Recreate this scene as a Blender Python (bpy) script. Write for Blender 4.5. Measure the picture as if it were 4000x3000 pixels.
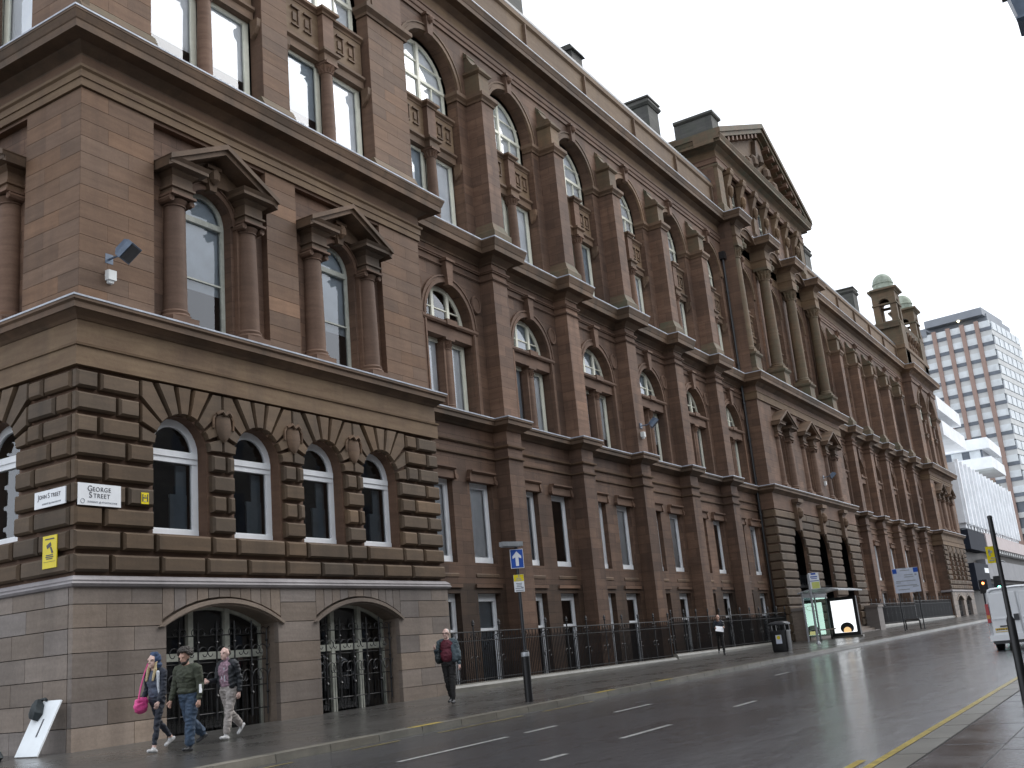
import bpy, bmesh, math, random
from mathutils import Vector, Matrix, noise as mnoise
R = math.radians
random.seed(7)
scene = bpy.context.scene
for o in list(bpy.data.objects): bpy.data.objects.remove(o)

# ------------------------------------------------------------------ camera
cam_d = bpy.data.cameras.new('camera'); cam = bpy.data.objects.new('camera', cam_d)
scene.collection.objects.link(cam); scene.camera = cam
cam_d.sensor_width = 36.0; cam_d.lens = 36.0 * 4097.6 / 4000; cam_d.clip_start = 0.1; cam_d.clip_end = 3000
ax = [(0.52789353, 0.16607201, 0.83291567), (-0.84466127, 0.20513202, 0.49443725), (-0.08874549, -0.96454183, 0.24856246)]
XC, DC, EYE = 13.1, 18.0, 1.01
M = Matrix(((ax[0][0], -ax[0][1], -ax[0][2], -XC), (ax[1][0], -ax[1][1], -ax[1][2], -DC), (ax[2][0], -ax[2][1], -ax[2][2], EYE), (0, 0, 0, 1)))
cam.matrix_world = M

# ------------------------------------------------------------------ world, sun, exposure
SUN_EL, SUN_AZ = R(46), R(122)          # azimuth measured from +y clockwise
world = bpy.data.worlds.new('World'); scene.world = world; world.use_nodes = True
wn = world.node_tree.nodes; wl = world.node_tree.links
bg = wn['Background']
sky = wn.new('ShaderNodeTexSky'); sky.sky_type = 'NISHITA'; sky.sun_disc = False
sky.sun_elevation = SUN_EL; sky.sun_rotation = SUN_AZ; sky.air_density = 1.0; sky.dust_density = 6.0; sky.ozone_density = 1.0
hsv = wn.new('ShaderNodeHueSaturation'); hsv.inputs['Saturation'].default_value = 0.22
veil = wn.new('ShaderNodeMix'); veil.data_type = 'RGBA'; veil.inputs[0].default_value = 0.8     # even cloud layer in front of the clear sky
veil.inputs[7].default_value = (10.7, 11.3, 12.3, 1)
wl.new(sky.outputs[0], hsv.inputs['Color']); wl.new(hsv.outputs[0], veil.inputs[6]); wl.new(veil.outputs[2], bg.inputs['Color'])
bg.inputs['Strength'].default_value = 0.13
sl = bpy.data.lights.new('sun', 'SUN'); sl.energy = 1.35; sl.angle = R(40); sl.color = (1.0, 0.97, 0.93)
sun = bpy.data.objects.new('sun', sl); scene.collection.objects.link(sun)
sd = Vector((math.sin(SUN_AZ) * math.cos(SUN_EL), math.cos(SUN_AZ) * math.cos(SUN_EL), math.sin(SUN_EL)))
sun.rotation_euler = (-sd).to_track_quat('-Z', 'Y').to_euler()
sun.location = (0, -10, 60)
vs = scene.view_settings; vs.view_transform = 'Standard'; vs.look = 'None'; vs.gamma = 1.0; vs.exposure = 0.22
vs.use_curve_mapping = False

# ------------------------------------------------------------------ helpers: materials
MATS = {}
def nodes_of(name):
    m = bpy.data.materials.new(name); m.use_nodes = True
    nt = m.node_tree; b = nt.nodes['Principled BSDF']
    return m, nt, b
def nd(nt, typ, **kw):
    n = nt.nodes.new(typ)
    for k, v in kw.items():
        if k.startswith('i_'): n.inputs[k[2:].replace('_', ' ')].default_value = v
        else: setattr(n, k, v)
    return n
def math_n(nt, op, a, b=None, clamp=False):
    n = nt.nodes.new('ShaderNodeMath'); n.operation = op; n.use_clamp = clamp
    for i, v in enumerate((a, b)):
        if v is None: continue
        if hasattr(v, 'links'): nt.links.new(v, n.inputs[i])
        else: n.inputs[i].default_value = v
    return n.outputs[0]
def mixc(nt, fac, a, b, blend='MIX'):
    n = nt.nodes.new('ShaderNodeMix'); n.data_type = 'RGBA'; n.blend_type = blend
    for idx, v in ((0, fac), (6, a), (7, b)):
        if hasattr(v, 'links'): nt.links.new(v, n.inputs[idx])
        else: n.inputs[idx].default_value = v if idx == 0 else (*v, 1.0)[:4]
    return n.outputs[2]
def noise(nt, vec, scale, detail=3.0, rough=0.55, stretch=None):
    if stretch:
        mp = nt.nodes.new('ShaderNodeMapping'); mp.inputs['Scale'].default_value = stretch
        nt.links.new(vec, mp.inputs[0]); vec = mp.outputs[0]
    n = nt.nodes.new('ShaderNodeTexNoise'); n.inputs['Scale'].default_value = scale
    n.inputs['Detail'].default_value = detail; n.inputs['Roughness'].default_value = rough
    nt.links.new(vec, n.inputs['Vector']); return n.outputs['Fac']
def ramp(nt, fac, p0, p1, a=(0, 0, 0), b=(1, 1, 1)):
    n = nt.nodes.new('ShaderNodeValToRGB'); e = n.color_ramp.elements
    e[0].position = p0; e[1].position = p1; e[0].color = (*a, 1); e[1].color = (*b, 1)
    nt.links.new(fac, n.inputs[0]); return n.outputs[0]
def bump(nt, h, strength=0.3, dist=0.02, prev=None):
    n = nt.nodes.new('ShaderNodeBump'); n.inputs['Strength'].default_value = strength; n.inputs['Distance'].default_value = dist
    nt.links.new(h, n.inputs['Height'])
    if prev: nt.links.new(prev, n.inputs['Normal'])
    return n.outputs[0]

def stone(name, c1, c2, dark, joints=False, moss=0.0, course=0.385, rough=0.72, fine=1.0, soot=0.55, tint=0.3):
    m, nt, b = nodes_of(name); L = nt.links
    geo = nd(nt, 'ShaderNodeNewGeometry'); pos = geo.outputs['Position']
    oi = nd(nt, 'ShaderNodeObjectInfo')
    rnd = math_n(nt, 'FRACT', math_n(nt, 'ADD', oi.outputs['Random'], geo.outputs['Random Per Island']))
    big = noise(nt, pos, 0.22, 4, 0.6)
    bed = noise(nt, pos, 1.0, 4, 0.6, (0.9, 0.9, 7.0))
    fin = noise(nt, pos, 14.0, 3, 0.6)
    drip = noise(nt, pos, 1.0, 3, 0.55, (1.7, 1.7, 0.16))
    col = mixc(nt, ramp(nt, bed, 0.35, 0.68), c1, c2)
    col = mixc(nt, math_n(nt, 'MULTIPLY', ramp(nt, big, 0.42, 0.68), soot), col, dark)
    col = mixc(nt, math_n(nt, 'MULTIPLY', ramp(nt, drip, 0.47, 0.72), 0.8 * soot), col, dark)
    v = math_n(nt, 'ADD', math_n(nt, 'MULTIPLY', rnd, 0.16 + 0.2 * tint), 0.92 - 0.1 * tint)
    v = math_n(nt, 'ADD', v, math_n(nt, 'MULTIPLY', math_n(nt, 'GREATER_THAN', rnd, 0.965), 0.3))      # an odd replaced stone
    v = math_n(nt, 'MULTIPLY', v, math_n(nt, 'ADD', math_n(nt, 'MULTIPLY', fin, 0.3 * fine), 1 - 0.15 * fine))
    rnd2 = math_n(nt, 'FRACT', math_n(nt, 'MULTIPLY', rnd, 7.31)); col = mixc(nt, 1.0, col, mixc(nt, rnd2, (1 + 0.07 * tint, 1.0, 1 - 0.08 * tint), (1 - 0.07 * tint, 1 - 0.015 * tint, 1 + 0.08 * tint)), 'MULTIPLY')
    comb = nd(nt, 'ShaderNodeCombineColor'); 
    for i in range(3): L.new(v, comb.inputs[i])
    col = mixc(nt, 1.0, col, comb.outputs[0], 'MULTIPLY')
    grain = noise(nt, pos, 55.0, 2, 0.7); v2 = math_n(nt, 'ADD', math_n(nt, 'MULTIPLY', grain, 0.24), 0.88)
    comb2 = nd(nt, 'ShaderNodeCombineColor')
    for i in range(3): L.new(v2, comb2.inputs[i])
    col = mixc(nt, 1.0, col, comb2.outputs[0], 'MULTIPLY')
    nrm = bump(nt, fin, 0.25 * fine, 0.01)
    if joints:
        sx = nd(nt, 'ShaderNodeSeparateXYZ'); L.new(pos, sx.inputs[0])
        sn = nd(nt, 'ShaderNodeSeparateXYZ'); L.new(geo.outputs['True Normal'], sn.inputs[0])
        side = math_n(nt, 'GREATER_THAN', math_n(nt, 'ABSOLUTE', sn.outputs[0]), 0.7)
        u = math_n(nt, 'ADD', math_n(nt, 'MULTIPLY', sx.outputs[0], math_n(nt, 'SUBTRACT', 1.0, side)), math_n(nt, 'MULTIPLY', sx.outputs[1], side))
        cv = nd(nt, 'ShaderNodeCombineXYZ'); L.new(u, cv.inputs[0]); L.new(sx.outputs[2], cv.inputs[1])
        br = nd(nt, 'ShaderNodeTexBrick'); L.new(cv.outputs[0], br.inputs['Vector'])
        br.inputs['Scale'].default_value = 1.0; br.inputs['Brick Width'].default_value = 0.92; br.inputs['Row Height'].default_value = course
        br.inputs['Mortar Size'].default_value = 0.007; br.inputs['Mortar Smooth'].default_value = 0.3
        br.inputs['Color1'].default_value = (0.80, 0.81, 0.83, 1); br.inputs['Color2'].default_value = (1.18, 1.17, 1.15, 1); br.inputs['Mortar'].default_value = (0.55, 0.52, 0.5, 1)
        col = mixc(nt, 1.0, col, br.outputs['Color'], 'MULTIPLY')
        inv = math_n(nt, 'SUBTRACT', 1.0, br.outputs['Fac'])
        nrm = bump(nt, inv, 0.6, 0.012, nrm)
    if moss > 0:
        mn = noise(nt, pos, 1.6, 5, 0.65)
        col = mixc(nt, math_n(nt, 'MULTIPLY', ramp(nt, mn, 0.42, 0.72), moss), col, (0.075, 0.092, 0.058))
    L.new(col, b.inputs['Base Color']); L.new(nrm, b.inputs['Normal'])
    b.inputs['Roughness'].default_value = rough; b.inputs['Specular IOR Level'].default_value = 0.35
    MATS[name] = m; return m
def plain(name, col, rough=0.5, metal=0.0, var=0.12, vscale=4.0, spec=0.5, emit=None, estr=0.0, bmp=0.0):
    m, nt, b = nodes_of(name); L = nt.links
    geo = nd(nt, 'ShaderNodeNewGeometry')
    n = noise(nt, geo.outputs['Position'], vscale, 4, 0.6)
    lo = tuple(c * (1 - var) for c in col); hi = tuple(min(1, c * (1 + var)) for c in col)
    L.new(mixc(nt, ramp(nt, n, 0.3, 0.7), lo, hi), b.inputs['Base Color'])
    b.inputs['Roughness'].default_value = rough; b.inputs['Metallic'].default_value = metal; b.inputs['Specular IOR Level'].default_value = spec
    if bmp: L.new(bump(nt, noise(nt, geo.outputs['Position'], vscale * 4, 4), bmp, 0.01), b.inputs['Normal'])
    if emit: b.inputs['Emission Color'].default_value = (*emit, 1); b.inputs['Emission Strength'].default_value = estr
    MATS[name] = m; return m
def glass(name, tint=(0.985, 0.99, 1.0), wav=0.004, ior=1.55, gcol=(0.95, 0.97, 1)):
    m = bpy.data.materials.new(name); m.use_nodes = True; nt = m.node_tree; nt.nodes.clear(); L = nt.links
    out = nd(nt, 'ShaderNodeOutputMaterial'); mx = nd(nt, 'ShaderNodeMixShader')
    tr = nd(nt, 'ShaderNodeBsdfTransparent'); tr.inputs[0].default_value = (*tint, 1)
    gl = nd(nt, 'ShaderNodeBsdfGlossy'); gl.inputs['Roughness'].default_value = 0.02; gl.inputs[0].default_value = (*gcol, 1)
    fr = nd(nt, 'ShaderNodeFresnel'); fr.inputs['IOR'].default_value = ior
    geo = nd(nt, 'ShaderNodeNewGeometry')
    bn = bump(nt, noise(nt, geo.outputs['Position'], 1.2, 2), 0.5, wav)
    L.new(bn, gl.inputs['Normal']); L.new(bn, fr.inputs['Normal'])
    L.new(math_n(nt, 'MULTIPLY', fr.outputs[0], 1.9, True), mx.inputs[0]); L.new(tr.outputs[0], mx.inputs[1]); L.new(gl.outputs[0], mx.inputs[2]); L.new(mx.outputs[0], out.inputs[0])
    MATS[name] = m; return m

SB1, SB2, SBD = (0.131, 0.075, 0.048), (0.186, 0.110, 0.072), (0.067, 0.041, 0.029)
stone('sandstone', SB1, SB2, SBD)
stone('sandstone_jointed', SB1, SB2, SBD, joints=True, soot=0.75)
stone('sandstone_ashlar', (0.142, 0.083, 0.049), (0.192, 0.116, 0.071), SBD, soot=0.4, tint=0.9)
stone('sandstone_moulding', (0.138, 0.084, 0.050), (0.183, 0.117, 0.069), (0.056, 0.037, 0.025), soot=0.7)
stone('sandstone_sooty', (0.128, 0.079, 0.049), (0.180, 0.113, 0.069), (0.051, 0.037, 0.025), soot=0.8)
stone('sandstone_mossy', (0.123, 0.081, 0.050), (0.163, 0.113, 0.069), (0.052, 0.041, 0.025), moss=0.75)
stone('sandstone_algae', (0.131, 0.084, 0.050), (0.176, 0.117, 0.069), (0.064, 0.050, 0.030), moss=0.45)
stone('sandstone_rustic', (0.099, 0.069, 0.044), (0.130, 0.090, 0.057), (0.045, 0.033, 0.022), soot=0.6, tint=0.9)
stone('sandstone_voussoir', (0.121, 0.081, 0.049), (0.159, 0.106, 0.064), (0.055, 0.039, 0.025), soot=0.6, tint=0.9)
stone('sandstone_pale', (0.139, 0.086, 0.047), (0.191, 0.128, 0.072), SBD, soot=0.45)
stone('sandstone_grimy_shaded', (0.068, 0.039, 0.025), (0.109, 0.064, 0.040), (0.032, 0.022, 0.015), joints=True, soot=0.9)  # basement stone: grime, plus the shade of the sunken area put into the colour
stone('granite', (0.194, 0.160, 0.133), (0.245, 0.205, 0.173), (0.108, 0.089, 0.075), soot=0.55, fine=1.5, rough=0.55, tint=0.9)
stone('granite_pale', (0.243, 0.222, 0.223), (0.318, 0.296, 0.293), (0.127, 0.114, 0.112), soot=0.5)
stone('kerb_granite', (0.153, 0.144, 0.122), (0.220, 0.208, 0.177), (0.073, 0.071, 0.061), rough=0.35)
stone('chimney_stone', (0.07, 0.068, 0.062), (0.11, 0.105, 0.095), (0.04, 0.04, 0.038), moss=0.4)
plain('lead', (0.46, 0.49, 0.55), 0.4, 0.0, 0.25, 3)
plain('slate', (0.07, 0.08, 0.095), 0.45, 0.0, 0.3, 2)
plain('white_paint', (0.84, 0.86, 0.88), 0.35, 0, 0.05)
plain('cream_paint', (0.78, 0.77, 0.64), 0.4, 0, 0.08)
plain('cream_old', (0.44, 0.45, 0.39), 0.45, 0, 0.2, 6)
plain('blind', (0.9, 0.93, 0.94), 0.8, 0, 0.1, 1.5)
plain('blind_grey', (0.40, 0.46, 0.50), 0.8, 0, 0.15, 1.5)
plain('shutter_grey', (0.17, 0.21, 0.24), 0.7, 0, 0.15, 2)
plain('unlit_interior', (0.022, 0.022, 0.024), 0.9, 0, 0.4, 0.6)  # near-black paint stands in for the gloom of unlit rooms and porch
plain('black_iron', (0.012, 0.012, 0.013), 0.4, 0, 0.3, 8)
plain('dark_metal', (0.03, 0.032, 0.036), 0.35, 0.2, 0.25, 8)
plain('grey_metal', (0.32, 0.34, 0.36), 0.4, 0.3, 0.15, 6)
plain('galvanised', (0.38, 0.4, 0.42), 0.42, 0.4, 0.2, 6)
plain('blue_grey_paint', (0.10, 0.135, 0.19), 0.35, 0.1, 0.2, 8)
plain('plastic_white', (0.75, 0.77, 0.75), 0.4, 0, 0.06)
plain('sign_white', (0.82, 0.84, 0.86), 0.35, 0, 0.05)
plain('sign_grey_blue', (0.60, 0.64, 0.74), 0.4, 0, 0.08)
plain('sign_ink', (0.06, 0.06, 0.075), 0.5, 0, 0.1)
plain('ink_grey', (0.33, 0.35, 0.38), 0.5, 0, 0.1)
plain('sign_yellow', (0.75, 0.60, 0.01), 0.4, 0, 0.08)
plain('sign_lime', (0.62, 0.66, 0.2), 0.4, 0, 0.06)
plain('sign_blue', (0.02, 0.09, 0.42), 0.35, 0, 0.1)
plain('paint_yellow_worn', (0.20, 0.155, 0.05), 0.3, 0, 0.6, 5)
plain('paint_white_road', (0.34, 0.34, 0.33), 0.3, 0, 0.6, 22)
plain('paint_yellow_road', (0.40, 0.30, 0.05), 0.3, 0, 0.45, 7)
glass('window_glass'); glass('clear_glass', (0.72, 0.92, 0.85), 0.0, 1.9, (0.68, 1.0, 0.84))

# wet street surfaces
def wet(name, c_lo, c_hi, wet_lo, wet_hi, bscale, bstr, aniso=(1, 1, 1), patch=0.5, bdist=0.012, coat=0.3):
    m, nt, b = nodes_of(name); L = nt.links
    geo = nd(nt, 'ShaderNodeNewGeometry'); pos = geo.outputs['Position']
    big = math_n(nt, 'MULTIPLY', math_n(nt, 'ADD', noise(nt, pos, patch, 5, 0.6, aniso), noise(nt, pos, 1.0, 3, 0.5, (0.06, 0.9, 1))), 0.5); fin = noise(nt, pos, bscale, 8, 0.72, aniso); grit = noise(nt, pos, 60, 3, 0.7)
    L.new(mixc(nt, math_n(nt, 'MULTIPLY', math_n(nt, 'ADD', big, grit), 0.5), c_lo, c_hi), b.inputs['Base Color'])
    rr = ramp(nt, math_n(nt, 'ADD', math_n(nt, 'MULTIPLY', big, 0.75), math_n(nt, 'MULTIPLY', fin, 0.25)), 0.36, 0.62, (wet_lo,) * 3, (wet_hi,) * 3)
    L.new(rr, b.inputs['Roughness'])
    n1 = bump(nt, grit, bstr * 0.6, 0.006); n2 = bump(nt, fin, bstr, bdist, n1)
    L.new(n2, b.inputs['Normal']); b.inputs['Coat Weight'].default_value = coat; b.inputs['Coat Roughness'].default_value = 0.12; L.new(n2, b.inputs['Coat Normal']); b.inputs['Specular IOR Level'].default_value = 0.5
    MATS[name] = m
wet('asphalt_wet', (0.022, 0.024, 0.030), (0.056, 0.061, 0.073), 0.12, 0.42, 3.0, 0.65, (0.55, 1.1, 1), 0.4, 0.04, 1.0)  # base lightened toward blue, part of the sky sheen put into the colour
wet('pavement_wet', (0.04, 0.039, 0.036), (0.08, 0.075, 0.07), 0.16, 0.45, 9.0, 0.3, (1, 1, 1), 0.6)
wet('flag_wet', (0.035, 0.032, 0.034), (0.085, 0.078, 0.078), 0.05, 0.38, 5.0, 0.25, (1, 1, 1), 0.9)

# ------------------------------------------------------------------ helpers: geometry
C = scene.collection
class MB:
    def __init__(s): s.v = []; s.f = []; s.mi = []; s.cur = 0
    def face(s, pts):
        n = len(s.v); s.v += [tuple(p) for p in pts]; s.f.append(tuple(range(n, n + len(pts)))); s.mi.append(s.cur)
    def idx(s, vs, fs):
        n = len(s.v); s.v += [tuple(p) for p in vs]
        for f in fs: s.f.append(tuple(i + n for i in f)); s.mi.append(s.cur)
    def box(s, x0, x1, y0, y1, z0, z1):
        vs = [(x0, y0, z0), (x1, y0, z0), (x1, y1, z0), (x0, y1, z0), (x0, y0, z1), (x1, y0, z1), (x1, y1, z1), (x0, y1, z1)]
        s.idx(vs, [(0, 3, 2, 1), (4, 5, 6, 7), (0, 1, 5, 4), (1, 2, 6, 5), (2, 3, 7, 6), (3, 0, 4, 7)])
    def cbox(s, c, size): s.box(c[0] - size[0] / 2, c[0] + size[0] / 2, c[1] - size[1] / 2, c[1] + size[1] / 2, c[2] - size[2] / 2, c[2] + size[2] / 2)
    def prism(s, poly, y0, y1):            # polygon in (x,z), counter-clockwise seen from -y, from y0 (front) to y1
        n = len(poly); vs = [(p[0], y0, p[1]) for p in poly] + [(p[0], y1, p[1]) for p in poly]
        fs = [tuple(range(n)), tuple(range(2 * n - 1, n - 1, -1))] + [((i + 1) % n, i, n + i, n + (i + 1) % n) for i in range(n)]
        s.idx(vs, fs)
    def prism_x(s, poly, x0, x1):          # polygon in (y,z)
        n = len(poly); vs = [(x0, p[0], p[1]) for p in poly] + [(x1, p[0], p[1]) for p in poly]
        fs = [tuple(range(n)), tuple(range(2 * n - 1, n - 1, -1))] + [((i + 1) % n, i, n + i, n + (i + 1) % n) for i in range(n)]
        s.idx(vs, fs)
    def cushion(s, poly, y0, y1, inset):   # stone with chamfered arrises, back at y0, face at y1 (< y0)
        n = len(poly); cx = sum(p[0] for p in poly) / n; cz = sum(p[1] for p in poly) / n
        def ins(p, d):
            dx, dz = cx - p[0], cz - p[1]
            return (p[0] + math.copysign(min(abs(dx) * 0.8, d), dx), p[1] + math.copysign(min(abs(dz) * 0.8, d), dz))
        ym = y1 + (y0 - y1) * 0.35
        ring = [[(p[0], y0, p[1]) for p in poly], [(p[0], ym, p[1]) for p in poly], [(q[0], y1, q[1]) for q in (ins(p, inset) for p in poly)]]
        vs = ring[0] + ring[1] + ring[2]; fs = [tuple(range(2 * n, 3 * n))]
        for k in range(2):
            for i in range(n): fs.append((k * n + i, k * n + (i + 1) % n, (k + 1) * n + (i + 1) % n, (k + 1) * n + i))
        s.idx(vs, fs)
    def lathe(s, c, prof, n=14, a0=0.0, a1=2 * math.pi):     # prof: (r, z) bottom to top
        full = abs(a1 - a0 - 2 * math.pi) < 1e-6; k = n if full else n + 1
        vs = [(c[0] + r * math.cos(a0 + (a1 - a0) * i / n), c[1] + r * math.sin(a0 + (a1 - a0) * i / n), c[2] + z) for r, z in prof for i in range(k)]
        fs = []
        for j in range(len(prof) - 1):
            for i in range(n):
                i2 = (i + 1) % k
                fs.append((j * k + i, j * k + i2, (j + 1) * k + i2, (j + 1) * k + i))
        if full: fs += [tuple(range(k - 1, -1, -1)), tuple((len(prof) - 1) * k + i for i in range(k))]
        s.idx(vs, fs)
    def tube(s, pts, rad, n=8):
        pts = [Vector(p) for p in pts]; rr = rad if isinstance(rad, (list, tuple)) else [rad] * len(pts)
        rings = []; prev = None
        for i, p in enumerate(pts):
            t = (pts[min(i + 1, len(pts) - 1)] - pts[max(i - 1, 0)]).normalized()
            u = Vector((0, 0, 1)) if abs(t.z) < 0.9 else Vector((1, 0, 0))
            if prev is not None: u = prev
            u = (u - t * u.dot(t)).normalized(); prev = u; w = t.cross(u)
            rings.append([p + (u * math.cos(2 * math.pi * k / n) + w * math.sin(2 * math.pi * k / n)) * rr[i] for k in range(n)])
        vs = [q for r in rings for q in r]; fs = []
        for j in range(len(rings) - 1):
            for k in range(n): fs.append((j * n + k, j * n + (k + 1) % n, (j + 1) * n + (k + 1) % n, (j + 1) * n + k))
        fs += [tuple(range(n - 1, -1, -1)), tuple((len(rings) - 1) * n + k for k in range(n))]
        s.idx(vs, fs)
    def sweep(s, path, prof, cap=True):     # path (x,y); prof closed list (out, z); outward = right of travel direction
        P = [Vector(p) for p in path]; n = len(P); k = len(prof); rows = []
        nr = []
        for i in range(n - 1):
            d = (P[i + 1] - P[i]).normalized(); nr.append(Vector((d.y, -d.x)))
        for i in range(n):
            if i == 0: mv = nr[0]
            elif i == n - 1: mv = nr[-1]
            else: mv = (nr[i - 1] + nr[i]) / (1 + nr[i - 1].dot(nr[i]))
            rows.append([(P[i].x + mv.x * o, P[i].y + mv.y * o, z) for o, z in prof])
        vs = [q for r in rows for q in r]; fs = []
        for i in range(n - 1):
            for j in range(k): fs.append((i * k + j, i * k + (j + 1) % k, (i + 1) * k + (j + 1) % k, (i + 1) * k + j))
        if cap: fs += [tuple(range(k - 1, -1, -1)), tuple((n - 1) * k + j for j in range(k))]
        s.idx(vs, fs)
    def loft(s, rings, cap=True):
        k = len(rings[0]); vs = [q for r in rings for q in r]; fs = []
        for i in range(len(rings) - 1):
            for j in range(k): fs.append((i * k + j, i * k + (j + 1) % k, (i + 1) * k + (j + 1) % k, (i + 1) * k + j))
        if cap: fs += [tuple(range(k - 1, -1, -1)), tuple((len(rings) - 1) * k + j for j in range(k))]
        s.idx(vs, fs)
    def mesh(s, name, mats, smooth=False, fix=True):
        me = bpy.data.meshes.new(name); me.from_pydata(s.v, [], s.f)
        for m in (mats if isinstance(mats, (list, tuple)) else [mats]): me.materials.append(MATS[m])
        me.polygons.foreach_set('material_index', s.mi)
        if fix:
            bm = bmesh.new(); bm.from_mesh(me)
            bmesh.ops.remove_doubles(bm, verts=bm.verts, dist=1e-5)
            bmesh.ops.recalc_face_normals(bm, faces=bm.faces); bm.to_mesh(me); bm.free()
        if smooth:
            me.polygons.foreach_set('use_smooth', [True] * len(me.polygons))
            try: me.set_sharp_from_angle(angle=R(40))
            except Exception: pass
        me.update(); return me
    def build(s, name, mats, parent=None, smooth=False, kind=None, fix=True):
        return place(s.mesh(name, mats, smooth, fix), name, parent, kind=kind)

def place(me, name, parent=None, loc=(0, 0, 0), rz=0.0, kind=None):
    o = bpy.data.objects.new(name, me); C.objects.link(o); o.location = loc; o.rotation_euler = (0, 0, rz)
    if parent is not None:
        o.parent = parent
        pm = PM.get(parent.name)
        if pm is not None: o.matrix_parent_inverse = pm
    if kind: o['kind'] = kind
    return o
PM = {}
def thing(name, label, cat, loc=(0, 0, 0), rz=0.0, group=None, world_parts=True):
    o = bpy.data.objects.new(name, None); C.objects.link(o); o.location = loc; o.rotation_euler = (0, 0, rz)
    o.empty_display_size = 0.3; o['label'] = label; o['category'] = cat
    if group: o['group'] = group
    if world_parts: PM[o.name] = (Matrix.Translation(loc) @ Matrix.Rotation(rz, 4, 'Z')).inverted()
    return o
def tag(o, label, cat, group=None):
    o['label'] = label; o['category'] = cat
    if group: o['group'] = group
    return o
def text_mesh(txt, size, mat, name='lettering', depth=0.002, spacing=1.0, sx=1.0):
    cu = bpy.data.curves.new(name, 'FONT'); cu.body = txt; cu.size = size; cu.extrude = depth; cu.align_x = 'CENTER'; cu.align_y = 'CENTER'; cu.space_character = spacing
    o = bpy.data.objects.new(name, cu); C.objects.link(o)
    dg = bpy.context.evaluated_depsgraph_get(); me = bpy.data.meshes.new_from_object(o.evaluated_get(dg))
    bpy.data.objects.remove(o); bpy.data.curves.remove(cu)
    me.transform(Matrix.Rotation(R(90), 4, 'X') @ Matrix.Scale(sx, 4, (1, 0, 0)))
    me.materials.clear(); me.materials.append(MATS[mat]); me.name = name
    return me

def gz(x, y=0.0): return -0.02 + 0.0075 * x + 0.012 * max(-20.0, min(y, 0.0))

# ------------------------------------------------------------------ ground, road, pavements
XA, XB = -60.0, 420.0
KY, NY = -6.35, -15.45           # far and near kerb lines
ROAD = -0.11
def sheet(name, y0, y1, dz, mat, xs=None):
    mb = MB(); xs = xs or [XA, -20, 0, 20, 40, 80, 160, XB]
    ys = [y0, y1]
    for i in range(len(xs) - 1):
        for j in range(len(ys) - 1):
            mb.face([(a, b, gz(a, b) + dz) for a, b in ((xs[i], ys[j]), (xs[i + 1], ys[j]), (xs[i + 1], ys[j + 1]), (xs[i], ys[j + 1]))])
    o = mb.build(name, mat); o['kind'] = 'structure'; return o
gmb = MB()
gmb.face([(x, y, gz(x, y) - 4.2) for x, y in ((-900, -900), (1500, -900), (1500, 900), (-900, 900))])
o = gmb.build('ground', 'pavement_wet'); o['kind'] = 'structure'
road = sheet('road', NY - 0.2, KY + 0.2, ROAD, 'asphalt_wet')
pav_far = sheet('pavement', KY + 0.28, 0.05, 0.0, 'pavement_wet')
mb = MB()
for xa, xb, ya, yb in ((XA, -0.16, 0.05, 60.0), (108.6, 112.0, 0.05, 60.0), (44.3, 62.1, 0.05, 1.6)):
    mb.face([(a, b, gz(a, 0) + 0.0) for a, b in ((xa, ya), (xb, ya), (xb, yb), (xa, yb))])
o = mb.build('side_street', 'pavement_wet'); o['kind'] = 'structure'
pav_near = sheet('near_pavement', -20.3, NY - 0.28, 0.0, 'flag_wet')
# paving flags of the near pavement, lifted a little so that the joints are real
flag = MB(); flag.cushion([(0, 0), (0.88, 0), (0.88, 0.58), (0, 0.58)], 0.0, -0.02, 0.006)
for v in range(len(flag.v)):
    x, y, z = flag.v[v]; flag.v[v] = (x, z, -y)
flag_me = flag.mesh('paving_flag', 'flag_wet')
for j in range(6):
    for i in range(46):
        x = -8.0 + i * 0.89 + (0.44 if j % 2 else 0); y = NY - 0.30 - (j + 1) * 0.59
        f = place(flag_me, 'paving_flag', pav_near, (x, y, gz(x, y) - 0.012 + random.uniform(0, 0.004)))
        f.rotation_euler = (math.atan(0.012), -math.atan(0.0075), 0)
# kerb stones
def kerb(y_out, y_in, parent, x0, n, ln, sgn):
    km = MB(); a = abs(y_in - y_out)
    km.cushion([(0, 0), (ln - 0.012, 0), (ln - 0.012, a), (0, a)], -0.3, 0.008, 0.012)
    for v in range(len(km.v)):
        x, y, z = km.v[v]; km.v[v] = (x, z, y)
    me = km.mesh('kerb_stone', 'kerb_granite')
    for i in range(n):
        x = x0 + i * ln; y = min(y_out, y_in)
        k = place(me, 'kerb_stone', parent, (x, y, gz(x, y) + 0.002)); k.rotation_euler = (0, -math.atan(0.0075), 0)
kerb(KY, KY + 0.3, pav_far, -12, 84, 1.2, 1)
kerb(NY - 0.3, NY, pav_near, -12, 50, 1.2, 1)
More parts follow.
